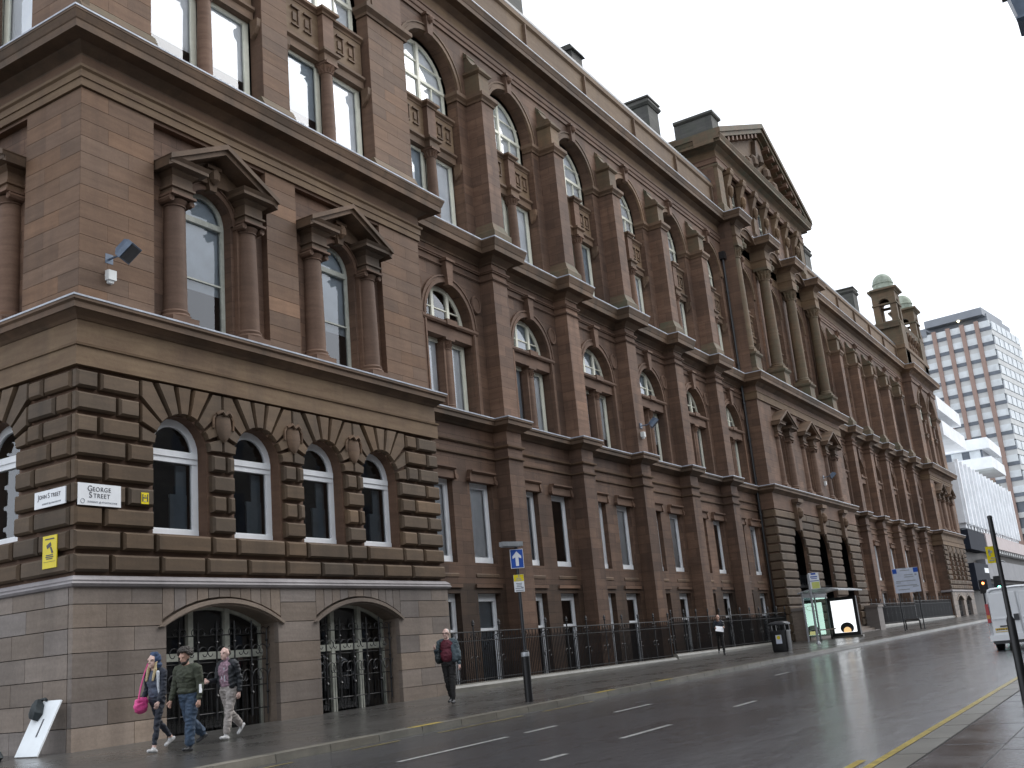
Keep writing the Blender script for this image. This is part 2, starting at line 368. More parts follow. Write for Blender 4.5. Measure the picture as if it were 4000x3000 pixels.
# road markings
def mark(name, x0, x1, y, w, mat, parent=None, dz=0.0045):
    mb = MB(); n = max(1, int((x1 - x0) / 4))
    for i in range(n):
        a = x0 + (x1 - x0) * i / n; b = x0 + (x1 - x0) * (i + 1) / n
        mb.face([(p, q, gz(p, q) + ROAD + dz) for p, q in ((a, y - w / 2), (b, y - w / 2), (b, y + w / 2), (a, y + w / 2))])
    return mb.build(name, mat, road)
for x0, x1 in ((-1.4, 1.35), (1.9, 2.9), (5.1, 6.7), (14.5, 15.6), (-7, -4.5)):
    mark('lane_dash', x0, x1, -8.75, 0.1, 'paint_white_road')
for x0, x1 in ((-6.5, -5.0), (-1.5, -0.9), (0.7, 2.4), (5.2, 6.3)):
    mark('lane_dash', x0, x1, -11.05, 0.1, 'paint_white_road')
for a, b in ((-30, -1.2), (0.1, 1.3), (2.4, 5.2), (6.0, 8.2)): mark('yellow_line', a, b, KY - 0.33, 0.075, 'paint_yellow_worn')
mark('yellow_line', -30, 60.0, NY + 0.27, 0.09, 'paint_yellow_road')
mark('yellow_line', -30, -1.9, NY + 0.45, 0.09, 'paint_yellow_road')
mark('bus_stop_line', 40, 44.5, KY - 0.14, 0.12, 'paint_white_road')
for x in (9.2, 12.6, 2.2):           # worn yellow loading marks on the kerb
    mb = MB(); mb.face([(p, q, gz(p, q) + 0.0125) for p, q in ((x, KY + 0.03), (x + 0.9, KY + 0.03), (x + 0.9, KY + 0.2), (x, KY + 0.2))])
    mb.build('kerb_mark', 'paint_yellow_road', pav_far)

# ------------------------------------------------------------------ the long sandstone building
PW = 12.16; P2X = 94.63; CX0, CX1, CXM = 44.35, 62.05, 53.2
WY, PY = 0.85, 0.30
PITCH = 5.43
BLD = thing('sandstone_building', 'long dark brown sandstone college building with arched windows, piers and central pediment', 'building')
FL = dict(loc=(0, PW, 0), rz=-math.pi / 2)        # the side-street front is the same design turned round the corner
def arc(op, n=14):
    """outline of an opening from bottom left over the head to bottom right"""
    xc, w, zs, zt, rise = op[:5]; h = w / 2
    pts = [(xc - h, zs), (xc - h, zt)]
    if rise > 0:
        if abs(rise - h) < 1e-6: ce, rad, a = zt, h, math.pi
        else: rad = (h * h + rise * rise) / (2 * rise); ce = zt + rise - rad; a = 2 * math.asin(h / rad)
        for i in range(1, n):
            t = math.pi / 2 + a / 2 - a * i / n
            pts.append((xc + rad * math.cos(t), ce + rad * math.sin(t)))
    return pts + [(xc + h, zt), (xc + h, zs)]
def wall_row(mb, x0, x1, z0, z1, y, ops, dep):
    x = x0
    for op in sorted(ops):
        xc, w, zs, zt, rise = op[:5]; l, r = xc - w / 2, xc + w / 2
        mb.face([(x, y, z0), (l, y, z0), (l, y, z1), (x, y, z1)])
        if zs > z0 + 1e-4: mb.face([(l, y, z0), (r, y, z0), (r, y, zs), (l, y, zs)])
        o = arc(op); top = o[1:-1]
        if z1 > zt + rise + 1e-4 or rise > 0:
            for i in range(len(top) - 1):
                a, b = top[i], top[i + 1]
                mb.face([(a[0], y, a[1]), (b[0], y, b[1]), (b[0], y, z1), (a[0], y, z1)])
        for i in range(len(o)):
            a, b = o[i], o[(i + 1) % len(o)]
            mb.face([(a[0], y, a[1]), (b[0], y, b[1]), (b[0], y + dep, b[1]), (a[0], y + dep, a[1])])
        x = r
    mb.face([(x, y, z0), (x1, y, z0), (x1, y, z1), (x, y, z1)])
def inset(op, d, bottom=True):
    xc, w, zs, zt, rise = op[:5]
    if rise > 0 and abs(rise - w / 2) < 1e-6: return (xc, w - 2 * d, zs + (d if bottom else 0), zt, w / 2 - d)
    return (xc, w - 2 * d, zs + (d if bottom else 0), zt - (d if rise == 0 else d * 0.9), rise)
def ring(mb, op, d, y0, y1, n=14):
    a, b = arc(op, n), arc(inset(op, d), n); k = len(a)
    for i in range(k):
        j = (i + 1) % k
        mb.face([(a[i][0], y0, a[i][1]), (a[j][0], y0, a[j][1]), (b[j][0], y0, b[j][1]), (b[i][0], y0, b[i][1])])
        mb.face([(b[i][0], y0, b[i][1]), (b[j][0], y0, b[j][1]), (b[j][0], y1, b[j][1]), (b[i][0], y1, b[i][1])])
        mb.face([(a[i][0], y0, a[i][1]), (a[j][0], y0, a[j][1]), (a[j][0], y1, a[j][1]), (a[i][0], y1, a[i][1])])
def poly_face(op, y, grow=0.0):
    mb = MB(); mb.face([(p[0], y, p[1]) for p in arc(op, 14)][::-1]); return mb
def archivolt(op, d, y0, y1, steps=((0.0, 1.0), (0.45, 0.65), (0.8, 1.0))):
    """moulded band round an arched head, from the springing up"""
    mb = MB(); xc, w, zs, zt, rise = op[:5]; o = (xc, w, zt, zt, rise)
    base = arc(o, 18)[1:-1]
    def off(e):
        return arc((xc, w + 2 * e, zt, zt, w / 2 + e) if abs(rise - w / 2) < 1e-6 else (xc, w + 2 * e, zt, zt, rise + e * 0.9), 18)[1:-1]
    prof = []
    for i, (f, dep) in enumerate(steps):
        f2 = steps[i + 1][0] if i + 1 < len(steps) else 1.0
        prof += [(f * d, y0 + (y1 - y0) * dep), (f2 * d, y0 + (y1 - y0) * dep)]
    prof = [(0, y0)] + prof + [(d, y0)]
    rows = [[(p[0], yy, p[1]) for p in off(e)] for e, yy in prof]
    for i in range(len(rows) - 1):
        for j in range(len(rows[0]) - 1): mb.face([rows[i][j], rows[i][j + 1], rows[i + 1][j + 1], rows[i + 1][j]])
    return mb
def keystone(zb, zt, wb, wt, y0, y1):
    mb = MB(); mb.prism([(-wb / 2, zb), (wb / 2, zb), (wt / 2, zt), (-wt / 2, zt)], y1, y0)
    mb.box(-wt / 2 - 0.05, wt / 2 + 0.05, y1 - 0.07, y0, zt, zt + 0.09)
    return mb
PANES = {}
def window(op, frame, bars, fw=0.1, loc=(0, 0, 0), rz=0.0, blind=None, key=None, dep=0.07, parent=None, full=False):
    """window part (the painted frame) with its pane and, where there is one, its blind as sub-parts"""
    key = key or (op, frame, tuple(bars), fw)
    if key not in PANES:
        f = MB(); ring(f, op, fw, 0.0, dep)
        for b in bars: f.box(b[0], b[1], b[4] if len(b) > 4 else 0.005, dep, b[2], b[3])
        p = poly_face(inset(op, fw * 0.5), dep * 0.6); bl = poly_face(inset(op, fw * 0.5), dep + 0.05)
        PANES[key] = [f.mesh('window', frame), p.mesh('pane', 'window_glass', fix=False), {}, bl]
    fm, pm, bms, bl = PANES[key]
    o = place(fm, 'window', parent or BLD, loc, rz)
    q = place(pm, 'pane', o); 
    if blind:
        fr_ = random.choice((1.0, 1.0, 0.97, 0.78, 0.6)) if op[3] - op[2] > 2.2 and not full else 1.0      # blinds are let down by different amounts
        if (blind, fr_) not in bms:
            o2 = inset(op, fw * 0.5); o2 = (o2[0], o2[1], o2[2] + (o2[3] - o2[2]) * (1 - fr_), o2[3], o2[4]); bms[(blind, fr_)] = poly_face(o2, dep + 0.05).mesh('blind', blind, fix=False)
        place(bms[(blind, fr_)], 'blind', o)
    return o
def column(c, r, z0, z1, cap=0.3, base=0.3, kind='ionic', half=False):
    mb = MB(); H = z1 - z0
    mb.box(c[0] - r * 1.35, c[0] + r * 1.35, c[1] - r * 1.35, c[1] + r * 1.35, z0, z0 + base * 0.4)
    prof = [(r * 1.32, base * 0.4), (r * 1.34, base * 0.55), (r * 1.15, base * 0.7), (r * 1.2, base * 0.85), (r * 1.02, base)]
    for t in (0.0, 0.3, 0.6, 0.85, 1.0): prof.append((r * (1 - 0.13 * t ** 1.6), base + (H - base - cap) * t))
    zc = H - cap
    prof += [(r * 0.98, zc + 0.01), (r * 0.98, zc + cap * 0.12), (r * 0.88, zc + cap * 0.14)]
    if kind == 'cor': prof += [(r * 0.9, zc + cap * 0.3), (r * 1.12, zc + cap * 0.45), (r * 1.0, zc + cap * 0.5), (r * 1.3, zc + cap * 0.75), (r * 1.1, zc + cap * 0.8)]
    else: prof += [(r * 1.0, zc + cap * 0.4), (r * 1.12, zc + cap * 0.6)]
    mb.lathe((c[0], c[1], z0), prof, 16)
    mb.box(c[0] - r * 1.3, c[0] + r * 1.3, c[1] - r * 1.3, c[1] + r * 1.3, z1 - cap * 0.22, z1)
    if kind == 'ionic':
        for sx in (-1, 1):                                   # volutes
            for k in range(2):
                pts = []; rr = cap * 0.34
                for i in range(13):
                    a = i * 2 * math.pi / 8; q = rr * (1 - i / 15)
                    pts.append((c[0] + sx * (r * 1.08) + sx * q * math.cos(a) * 0.6, c[1] - r * 0.95 * (1 if k == 0 else -1), z1 - cap * 0.5 + q * math.sin(a)))
                mb.tube(pts, cap * 0.1, 5)
            mb.tube([(c[0] + sx * r * 1.08, c[1] - r, z1 - cap * 0.5), (c[0] + sx * r * 1.08, c[1] + r, z1 - cap * 0.5)], cap * 0.3, 8)
    else:
        for i in range(12):                                  # leaves
            a = i * math.pi / 6; rr = r * (1.16 if i % 2 else 1.06); zt = zc + cap * (0.78 if i % 2 else 0.5)
            x, y = c[0] + rr * math.cos(a), c[1] + rr * math.sin(a)
            mb.tube([(c[0] + r * 0.86 * math.cos(a), c[1] + r * 0.86 * math.sin(a), z0 + zc + cap * 0.12), (x, y, z0 + zt - cap * 0.12), (c[0] + rr * 1.22 * math.cos(a), c[1] + rr * 1.22 * math.sin(a), z0 + zt)], [r * 0.2, r * 0.17, r * 0.1], 5)
    return mb

# --- profiles (out, z)
def prof_cornice(z0, z1, out, bed=0.35):
    h = z1 - z0
    return [(-0.1, z0), (0.04, z0), (0.05, z0 + h * 0.08), (out * bed, z0 + h * 0.28), (out * bed + 0.03, z0 + h * 0.33), (out * 0.86, z0 + h * 0.36),
            (out * 0.87, z0 + h * 0.62), (out * 0.9, z0 + h * 0.66), (out * 0.98, z0 + h * 0.9), (out, z0 + h * 0.92), (out, z1), (-0.1, z1)]
def prof_band(z0, z1, out): return [(-0.1, z0), (out, z0), (out, z1 - 0.06), (out + 0.035, z1 - 0.05), (out + 0.045, z1), (-0.1, z1)]
def prof_lead(z, out): return [(-0.1, z + 0.003), (out + 0.012, z + 0.003), (out + 0.014, z + 0.04), (out * 0.5, z + 0.075), (-0.1, z + 0.09)]
def pier_path(x0, x1, piers, wy=WY, py=PY, hw=0.475):
    p = [(x0, wy)]
    for x in piers: p += [(x - hw, wy), (x - hw, py), (x + hw, py), (x + hw, wy)]
    return p + [(x1, wy)]
def course(name, path, prof, mat='sandstone_moulding'):
    mb = MB(); mb.sweep(path, prof); return mb.build(name, mat, BLD)
W1P = [17.52 + PITCH * k for k in range(5)]
W1B = [14.84] + [x + PITCH / 2 for x in W1P]
W2P = [CX1 + 5.28 + PITCH * k for k in range(5)]
W2B = [W2P[0] - PITCH / 2] + [x + PITCH / 2 for x in W2P]

# --- pavilions ----------------------------------------------------------------------------------
GW = [PW / 2 - 3.465, PW / 2 - 1.155, PW / 2 + 1.155, PW / 2 + 3.465]
REC = [PW / 2 - 2.36, PW / 2 + 2.36]
BASEWIN = [REC[0], REC[1]]
gf_ops = [(x, 1.5, 4.15, 6.03, 0.75) for x in GW]
rec_ops = [(x, 3.6, 8.82, 13.78, 0) for x in REC]
up_ops = [(x, 3.7, 15.25, 21.25, 1.85) for x in REC]
base_ops = [(BASEWIN[0], 3.25, -0.6, 2.22, 0.42), (BASEWIN[1] - 0.1, 3.15, -0.6, 2.22, 0.42)]
def pav_wall():
    mb = MB()
    wall_row(mb, 0, PW, 3.1, 7.55, 0.0, gf_ops, 0.42)
    mb.face([(0, 0, 7.55), (PW, 0, 7.55), (PW, 0, 8.82), (0, 0, 8.82)])
    wall_row(mb, 0, PW, 8.82, 14.0, 0.0, rec_ops, 0.18)
    mb.face([(0, 0, 14.0), (PW, 0, 14.0), (PW, 0, 15.25), (0, 0, 15.25)])
    wall_row(mb, 0, PW, 15.25, 23.7, 0.0, up_ops, 0.42)
    mb.face([(0, 0, 23.7), (PW, 0, 23.7), (PW, 0, 25.3), (0, 0, 25.3)])
    return mb.mesh('wall', 'sandstone')
pav_wall_me = pav_wall()
mb = MB(); wall_row(mb, 0, PW, -3, 3.1, 0.0, base_ops, 0.5); pav_base_me = mb.mesh('base_wall', 'granite')
mb = MB()
for x in REC: wall_row(mb, x - 1.8, x + 1.8, 8.82, 13.78, 0.18, [(x, 1.44, 8.9, 11.97, 0.72)], 0.34)
rec_me = mb.mesh('recess_wall', 'sandstone_jointed')
for kw, xo in ((dict(loc=(0, 0, 0)), 0), (FL, 0), (dict(loc=(P2X, 0, 0)), 0)):
    place(pav_wall_me, 'wall', BLD, **kw); place(pav_base_me, 'base_wall', BLD, **kw); place(rec_me, 'recess_wall', BLD, **kw)
for x, s in ((PW, 1), (P2X, -1), (P2X + PW, 1), (CX0, -1), (CX1, 1)):
    rv = MB(); rv.face([(x, 0, -3), (x, 14 if x > 100 else 1.2, -3), (x, 14 if x > 100 else 1.2, 25.3), (x, 0, 25.3)]); rv.build('wall_return', 'sandstone_jointed', BLD, fix=False)      # where the pavilions and the centre stand forward

# aedicule round the first-floor window: columns, entablature blocks, pediment, architrave
AX = 1.14
def aedicule():
    out = []
    for s in (-1, 1): out.append(('column', column((s * AX, 0.08), 0.28, 8.9, 12.08, 0.27, 0.36), 'sandstone', True))
    for s in (-1, 1):
        mb = MB(); x = s * AX
        mb.sweep([(x - 0.3, 0.25), (x - 0.3, -0.22), (x + 0.3, -0.22), (x + 0.3, 0.25)], [(-0.3, 12.08), (0.0, 12.08), (0.0, 12.2), (0.05, 12.22), (0.05, 12.27), (0.0, 12.28), (0, 12.52), (0.1, 12.6), (0.1, 12.64), (0.27, 12.66), (0.27, 12.74), (0.33, 12.82), (-0.3, 12.82)])
        out.append(('entablature_block', mb, 'sandstone_sooty', False))
    mb = MB(); X, Z0, Z1, T = 1.75, 12.84, 13.72, 0.26
    y0, y1 = -0.56, 0.3
    for s in (-1, 1):
        for yy, th, zo in ((y0, 0.13, 0.0), (y0 + 0.08, 0.13, -0.13)):
            mb.prism([(s * X, Z0 + zo - th), (0, Z1 + zo - th), (0, Z1 + zo), (s * X, Z0 + zo)][::s], yy, y1)
    out.append(('pediment', mb, 'sandstone_sooty', False))
    mb = MB(); mb.prism([(-1.6, 12.82), (1.6, 12.82), (0, 13.5)], 0.02, 0.3); out.append(('tympanum', mb, 'sandstone_sooty', False))
    out.append(('archivolt', archivolt((0, 1.44, 8.9, 11.97, 0.72), 0.2, 0.18, 0.1), 'sandstone', False))
    mb = keystone(12.64, 13.2, 0.22, 0.36, 0.18, -0.02); mb.lathe((0, -0.06, 13.02), [(0.02, -0.22), (0.13, -0.12), (0.15, 0.02), (0.11, 0.14), (0.02, 0.2)], 8); out.append(('keystone', mb, 'sandstone_sooty', False))
    for s in (-1, 1):
        mb = MB(); mb.box(s * 0.94 - 0.13, s * 0.94 + 0.13, 0.06, 0.22, 8.9, 11.9); out.append(('jamb', mb, 'sandstone', False))
    return [(n, m.mesh(n, mt, sm)) for n, m, mt, sm in out]
AED = aedicule()
W1F = (0, 1.44, 8.9, 11.97, 0.72)
def first_floor_aedicule(x, kw, blind, d=0.0):
    base = Vector(kw['loc']); rz = kw.get('rz', 0.0)
    off = Matrix.Rotation(rz, 3, 'Z') @ Vector((x, d, 0)); l = base + off
    for n, me in AED: place(me, n, BLD, l, rz)
    wl_ = base + Matrix.Rotation(rz, 3, 'Z') @ Vector((x, d + 0.42, 0))
    window(W1F, 'cream_old', [(-0.62, 0.62, 11.86, 12.0, -0.03), (-0.62, 0.62, 10.38, 10.42)], 0.11, wl_, rz, blind)
first_floor_aedicule(REC[0], dict(loc=(0, 0, 0)), 'blind_grey'); first_floor_aedicule(REC[1], dict(loc=(0, 0, 0)), 'blind_grey')
for x in REC: first_floor_aedicule(x, FL, None); first_floor_aedicule(x, dict(loc=(P2X, 0, 0)), None)

# ground-floor arched windows of the pavilions, white frames
GF = (0, 1.5, 4.15, 6.03, 0.75)
mb = MB(); mb.box(0.12, 0.6, 0.2, 0.24, 4.3, 5.05); mb.box(0.12, 0.6, 0.2, 0.26, 5.05, 5.13); mb.box(0.3, 0.6, 0.22, 0.25, 5.13, 5.8); SHUT = mb.mesh('shutter', 'shutter_grey')
def loc_of(kw, x, y): return Vector(kw['loc']) + Matrix.Rotation(kw.get('rz', 0.0), 3, 'Z') @ Vector((x, y, 0))
for kw in (dict(loc=(0, 0, 0)), FL, dict(loc=(P2X, 0, 0))):
    for i, x in enumerate(GW):
        wo = window(GF, 'white_paint', [(-0.7, 0.7, 5.92, 6.06, -0.05), (-0.7, 0.7, 5.8, 5.92, -0.02), (-0.72, 0.72, 4.17, 4.3, -0.04)], 0.175, loc_of(kw, x, 0.28), kw.get('rz', 0), None); place(SHUT, 'shutter', wo)
# basement windows behind wrought iron
for kw in (dict(loc=(0, 0, 0)), dict(loc=(P2X, 0, 0))):
    for i, op in enumerate(base_ops):
        o2 = (0, op[1], op[2], op[3], op[4])
        h = op[1] / 2
        window(o2, 'cream_old', [(-h, h, 1.5, 1.66, -0.03), (-0.6, -0.46, -0.6, 2.6, -0.04), (0.46, 0.6, -0.6, 2.6, -0.04)], 0.07, loc_of(kw, op[0], 0.42), 0, None)
        hood = archivolt((0, op[1] + 0.1, 2.2, 2.2, 0.42), 0.16, 0.0, -0.2, ((0, 0.7), (0.35, 1.0)))
        place(hood.mesh('hood_mould', 'granite'), 'hood_mould', BLD, loc_of(kw, op[0], 0))
        g = MB()                                             # iron guard: bars, rails and scrolls
        for k in range(int(op[1] / 0.13)):
            x = -h + 0.07 + k * 0.13
            g.tube([(x, 0, -0.3), (x, 0, 1.15)], 0.009, 4)
        for z in (0.35, 0.86, 1.42, 2.0): g.tube([(-h + 0.04, -0.01, z), (h - 0.04, -0.01, z)], 0.013, 4)
        for x in (-1.05, -0.53, 0.0, 0.53, 1.05, h - 0.1):
            g.tube([(x, -0.03, 0.2), (x, -0.05, 2.3 if abs(x) < 1.2 else 2.1)], 0.02, 6)
            for s in (-1, 1):
                for zc, rr in ((1.05, 0.2), (1.62, 0.17), (2.05, 0.12)):
                    pts = []
                    for t in range(15):
                        a = t * 0.42; q = rr * (1 - t / 18)
                        pts.append((x + s * (rr * 0.95 - q * math.cos(a) * 0.95), -0.05, zc + q * math.sin(a)))
                    g.tube(pts, 0.012, 4)
            for z in (0.7, 1.3, 1.85): g.lathe((x, -0.04, z), [(0.01, -0.05), (0.045, 0), (0.01, 0.05)], 6)
        place(g.mesh('window_grille', 'black_iron', True), 'window_grille', BLD, loc_of(kw, op[0], 0.2))

# rusticated blocks, voussoirs, granite blocks, ashlar
RJ = 0.075
def clip(poly, nx, nz, d):          # keep nx*x+nz*z <= d
    out = []
    for i in range(len(poly)):
        a, b = poly[i], poly[(i + 1) % len(poly)]; fa, fb = nx * a[0] + nz * a[1] - d, nx * b[0] + nz * b[1] - d
        if fa <= 0: out.append(a)
        if fa * fb < 0: t = fa / (fa - fb); out.append((a[0] + (b[0] - a[0]) * t, a[1] + (b[1] - a[1]) * t))
    return out
def split(a, b, w, phase):
    """block boundaries between a and b, about w long, broken bond by phase"""
    L = b - a; n = max(1, round(L / w)); 
    if n == 1: return [(a, b)]
    cuts = [a] + [a + L * (i + (0.28 if phase else -0.28 if n > 1 else 0) * (1 if i < n else 0)) / n for i in range(1, n)] + [b]
    return list(zip(cuts[:-1], cuts[1:]))
def wedges(xc, zc, r, half, ztop, n, y, zlow):
    """voussoirs radiating round an arch, clipped to the bay"""
    res = []
    for i in range(n):
        a0 = math.pi - math.pi * i / n; a1 = math.pi - math.pi * (i + 1) / n; g = 0.032 / r
        a0 -= g; a1 += g; big = 6.0
        inner = [(r * math.cos(a1 + (a0 - a1) * t / 3), r * math.sin(a1 + (a0 - a1) * t / 3)) for t in range(4)]
        poly = inner + [(big * math.cos(a0), big * math.sin(a0)), (big * math.cos(a1), big * math.sin(a1))]
        poly = clip(poly, 1, 0, half - 0.02); poly = clip(poly, -1, 0, half - 0.02); poly = clip(poly, 0, 1, ztop - zc); poly = clip(poly, 0, -1, zlow - zc if False else 0.0)
        if len(poly) >= 3:
            q = [(xc + p[0], zc + p[1]) for p in poly]
            ar = sum(q[k][0] * q[(k + 1) % len(q)][1] - q[(k + 1) % len(q)][0] * q[k][1] for k in range(len(q)))
            res.append(q if ar > 0 else q[::-1])
    return res
def emit_blocks(polys, name, mat, y0, proud, ins, kw=None, as_stuff=False):
    kw = kw or dict(loc=(0, 0, 0))
    if as_stuff:
        mb = MB()
        for p in polys: mb.cushion(p, y0, y0 - proud, ins)
        o = place(mb.mesh(name, mat), name, BLD, **kw); o['kind'] = 'stuff'; return
    for p in polys:
        mb = MB(); mb.cushion(p, y0, y0 - proud, ins); place(mb.mesh(name, mat), name, BLD, **kw)
def rect(a, b, c, d): return [(a, c), (b, c), (b, d), (a, d)]
RZ = [3.26, 3.70, 4.17, 4.635, 5.10, 5.565, 6.03, 6.50, 6.97, 7.43]
def rustic(x0, x1, kw, stuff):
    blocks, vous = [], []
    for i in range(9):
        za, zb = RZ[i] + 0.05, RZ[i + 1] - 0.05
        if i < 2: segs = [(x0, x1)]
        else:
            hw = 0.78 if i < 6 else 1.155; segs = []; x = x0
            for g in GW: segs.append((x, g - hw)); x = g + hw
            segs.append((x, x1))
            if i >= 6: segs = [segs[0], segs[-1]]
        for k, (a, b) in enumerate(segs):
            if b - a < 0.15: continue
            if i == 1:      # sill course: breaks under each window
                cuts = [x0, 1.0] + [v for g in GW for v in (g - 0.78, g + 0.78)] + [x1 - 1.0, x1]
                for q in range(len(cuts) - 1): blocks.append(rect(cuts[q] + RJ / 2, cuts[q + 1] - RJ / 2, za, zb))
                break
            w = 0.9 if b - a > 1.2 else (0.45 if i % 2 else 0.9)
            if i == 0: w = 1.25
            for a2, b2 in split(a, b, w, i % 2): blocks.append(rect(a2 + RJ / 2, b2 - RJ / 2, za, zb))
    keys = []
    for g in GW:
        ws = wedges(g, 6.03, 0.77, 1.155, 7.42, 9, 0, 0)
        keys += ws[3:6]; vous += ws[:3] + ws[6:]
    emit_blocks(blocks, 'rusticated_block', 'sandstone_rustic', 0.0, 0.16, 0.045, kw, stuff)
    emit_blocks(vous, 'voussoir', 'sandstone_rustic', 0.0, 0.13, 0.02, kw, stuff)
    emit_blocks(keys, 'voussoir', 'sandstone_voussoir', 0.0, 0.17, 0.015, kw, stuff)
rustic(-0.16, PW + 0.1, dict(loc=(0, 0, 0)), False)
rustic(0.0, PW - 0.012, FL, False)
rustic(-0.1, PW + 0.1, dict(loc=(P2X, 0, 0)), True)
for kw in (dict(loc=(0, 0, 0)), FL):                       # carved shields between the arches
    for i in range(3):
        x = (GW[i] + GW[i + 1]) / 2; mb = MB()
        sh = [(-0.2, 6.95), (-0.24, 6.72), (-0.2, 6.5), (-0.1, 6.36), (0, 6.3), (0.1, 6.36), (0.2, 6.5), (0.24, 6.72), (0.2, 6.95)][::-1]
        mb.cushion(sh[::-1], -0.06, -0.19, 0.05)
        mb.tube([(-0.22, -0.17, 6.95), (-0.1, -0.22, 7.02), (0, -0.2, 6.95), (0.1, -0.22, 7.02), (0.22, -0.17, 6.95)], 0.045, 6)
        mb.tube([(-0.3, -0.14, 6.62), (-0.3, -0.15, 6.85), (-0.22, -0.14, 6.95)], 0.035, 5); mb.tube([(0.3, -0.14, 6.62), (0.3, -0.15, 6.85), (0.22, -0.14, 6.95)], 0.035, 5)
        place(mb.mesh('carved_shield', 'sandstone_sooty', True), 'carved_shield', BLD, loc_of(kw, x, 0), kw.get('rz', 0))
GZ = [-0.55, -0.08, 0.40, 0.86, 1.30, 1.76, 2.23, 2.68, 3.02]
def granite(x0, x1, kw, wins, stuff):
    bl, vo = [], []
    for i in range(8):
        za, zb = GZ[i] + 0.004, GZ[i + 1] - 0.004; segs = []; x = x0
        for op in wins:
            hw = op[1] / 2 + (0.0 if zb <= 2.3 else 0.1); segs.append((x, op[0] - hw)); x = op[0] + hw
        segs.append((x, x1))
        for a, b in segs:
            for a2, b2 in split(a, b, 1.05, i % 2): bl.append(rect(a2 + 0.0015, b2 - 0.0015, za, zb))
    for op in wins:                                       # flat arch of long voussoirs over each opening
        h = op[1] / 2; n = 11; rad = (h * h + op[4] ** 2) / (2 * op[4]); ce = op[3] + op[4] - rad
        for k in range(n):
            xa, xb = -h - 0.1 + (2 * h + 0.2) * k / n, -h - 0.1 + (2 * h + 0.2) * (k + 1) / n
            def zin(x): return ce + math.sqrt(max(0.01, (rad + 0.17) ** 2 - x * x))
            sk = lambda x: x * 1.09
            p = [(op[0] + xa + 0.006, max(2.24, zin(xa))), (op[0] + xb - 0.006, max(2.24, zin(xb))), (op[0] + xb - 0.006 + 0.0, 3.014), (op[0] + xa + 0.006, 3.014)]
            vo.append(p)
    emit_blocks([b for b in bl if not any(op[0] - op[1] / 2 - 0.12 < (b[0][0] + b[1][0]) / 2 < op[0] + op[1] / 2 + 0.12 for op in wins)], 'granite_block', 'granite', 0.0, 0.13, 0.004, kw, stuff)
    emit_blocks(vo, 'granite_voussoir', 'granite', 0.0, 0.13, 0.004, kw, stuff)
granite(-0.13, PW + 0.12, dict(loc=(0, 0, 0)), base_ops, False)
granite(4.0, PW - 0.012, FL, [], False)
granite(-0.13, PW + 0.12, dict(loc=(P2X, 0, 0)), base_ops, True)
def ashlar(x0, x1, z0, z1, kw, w=0.95, h=0.385, stuff=False, ph=0):
    n = round((z1 - z0) / h); bl = []
    for i in range(n):
        for a, b in split(x0, x1, w, (i + ph) % 2): bl.append(rect(a + 0.0008, b - 0.0008, z0 + (z1 - z0) * i / n + 0.003, z0 + (z1 - z0) * (i + 1) / n - 0.003))
    emit_blocks(bl, 'ashlar_block', 'sandstone_ashlar', 0.0, 0.015, 0.002, kw, stuff)
for kw, (xa, xb), st in ((dict(loc=(0, 0, 0)), (-0.022, PW + 0.02), False), (FL, (8.2, PW - 0.01), False), (dict(loc=(P2X, 0, 0)), (-0.02, PW + 0.02), True)):
    segs = [(xa, REC[0] - 1.8), (REC[0] + 1.8, REC[1] - 1.8), (REC[1] + 1.8, xb)]
    s2 = [(xa, REC[0] - 1.86), (REC[0] + 1.86, REC[1] - 1.86), (REC[1] + 1.86, xb)]
    if kw is FL: segs = segs[-1:]; s2 = s2[-1:]
    for q, (a, b) in enumerate(segs): ashlar(a, b, 8.85, 13.84, kw, 0.85, 0.384, st, q)
    for q, (a, b) in enumerate(s2): ashlar(a, b, 16.05, 21.0, kw, 0.9, 0.384, st, q)
    for a, b in s2:                                        # plinth blocks of the second floor
        mb = MB(); mb.prism_x([(-0.13, 15.28), (-0.13, 15.8), (-0.02, 16.04), (0.1, 16.04), (0.1, 15.28)], a - (0.1 if a > 0.2 else 0.11), b + (0.1 if b < PW - 0.5 else 0.1))
        place(mb.mesh('pier_plinth', 'sandstone_algae'), 'pier_plinth', BLD, **kw)

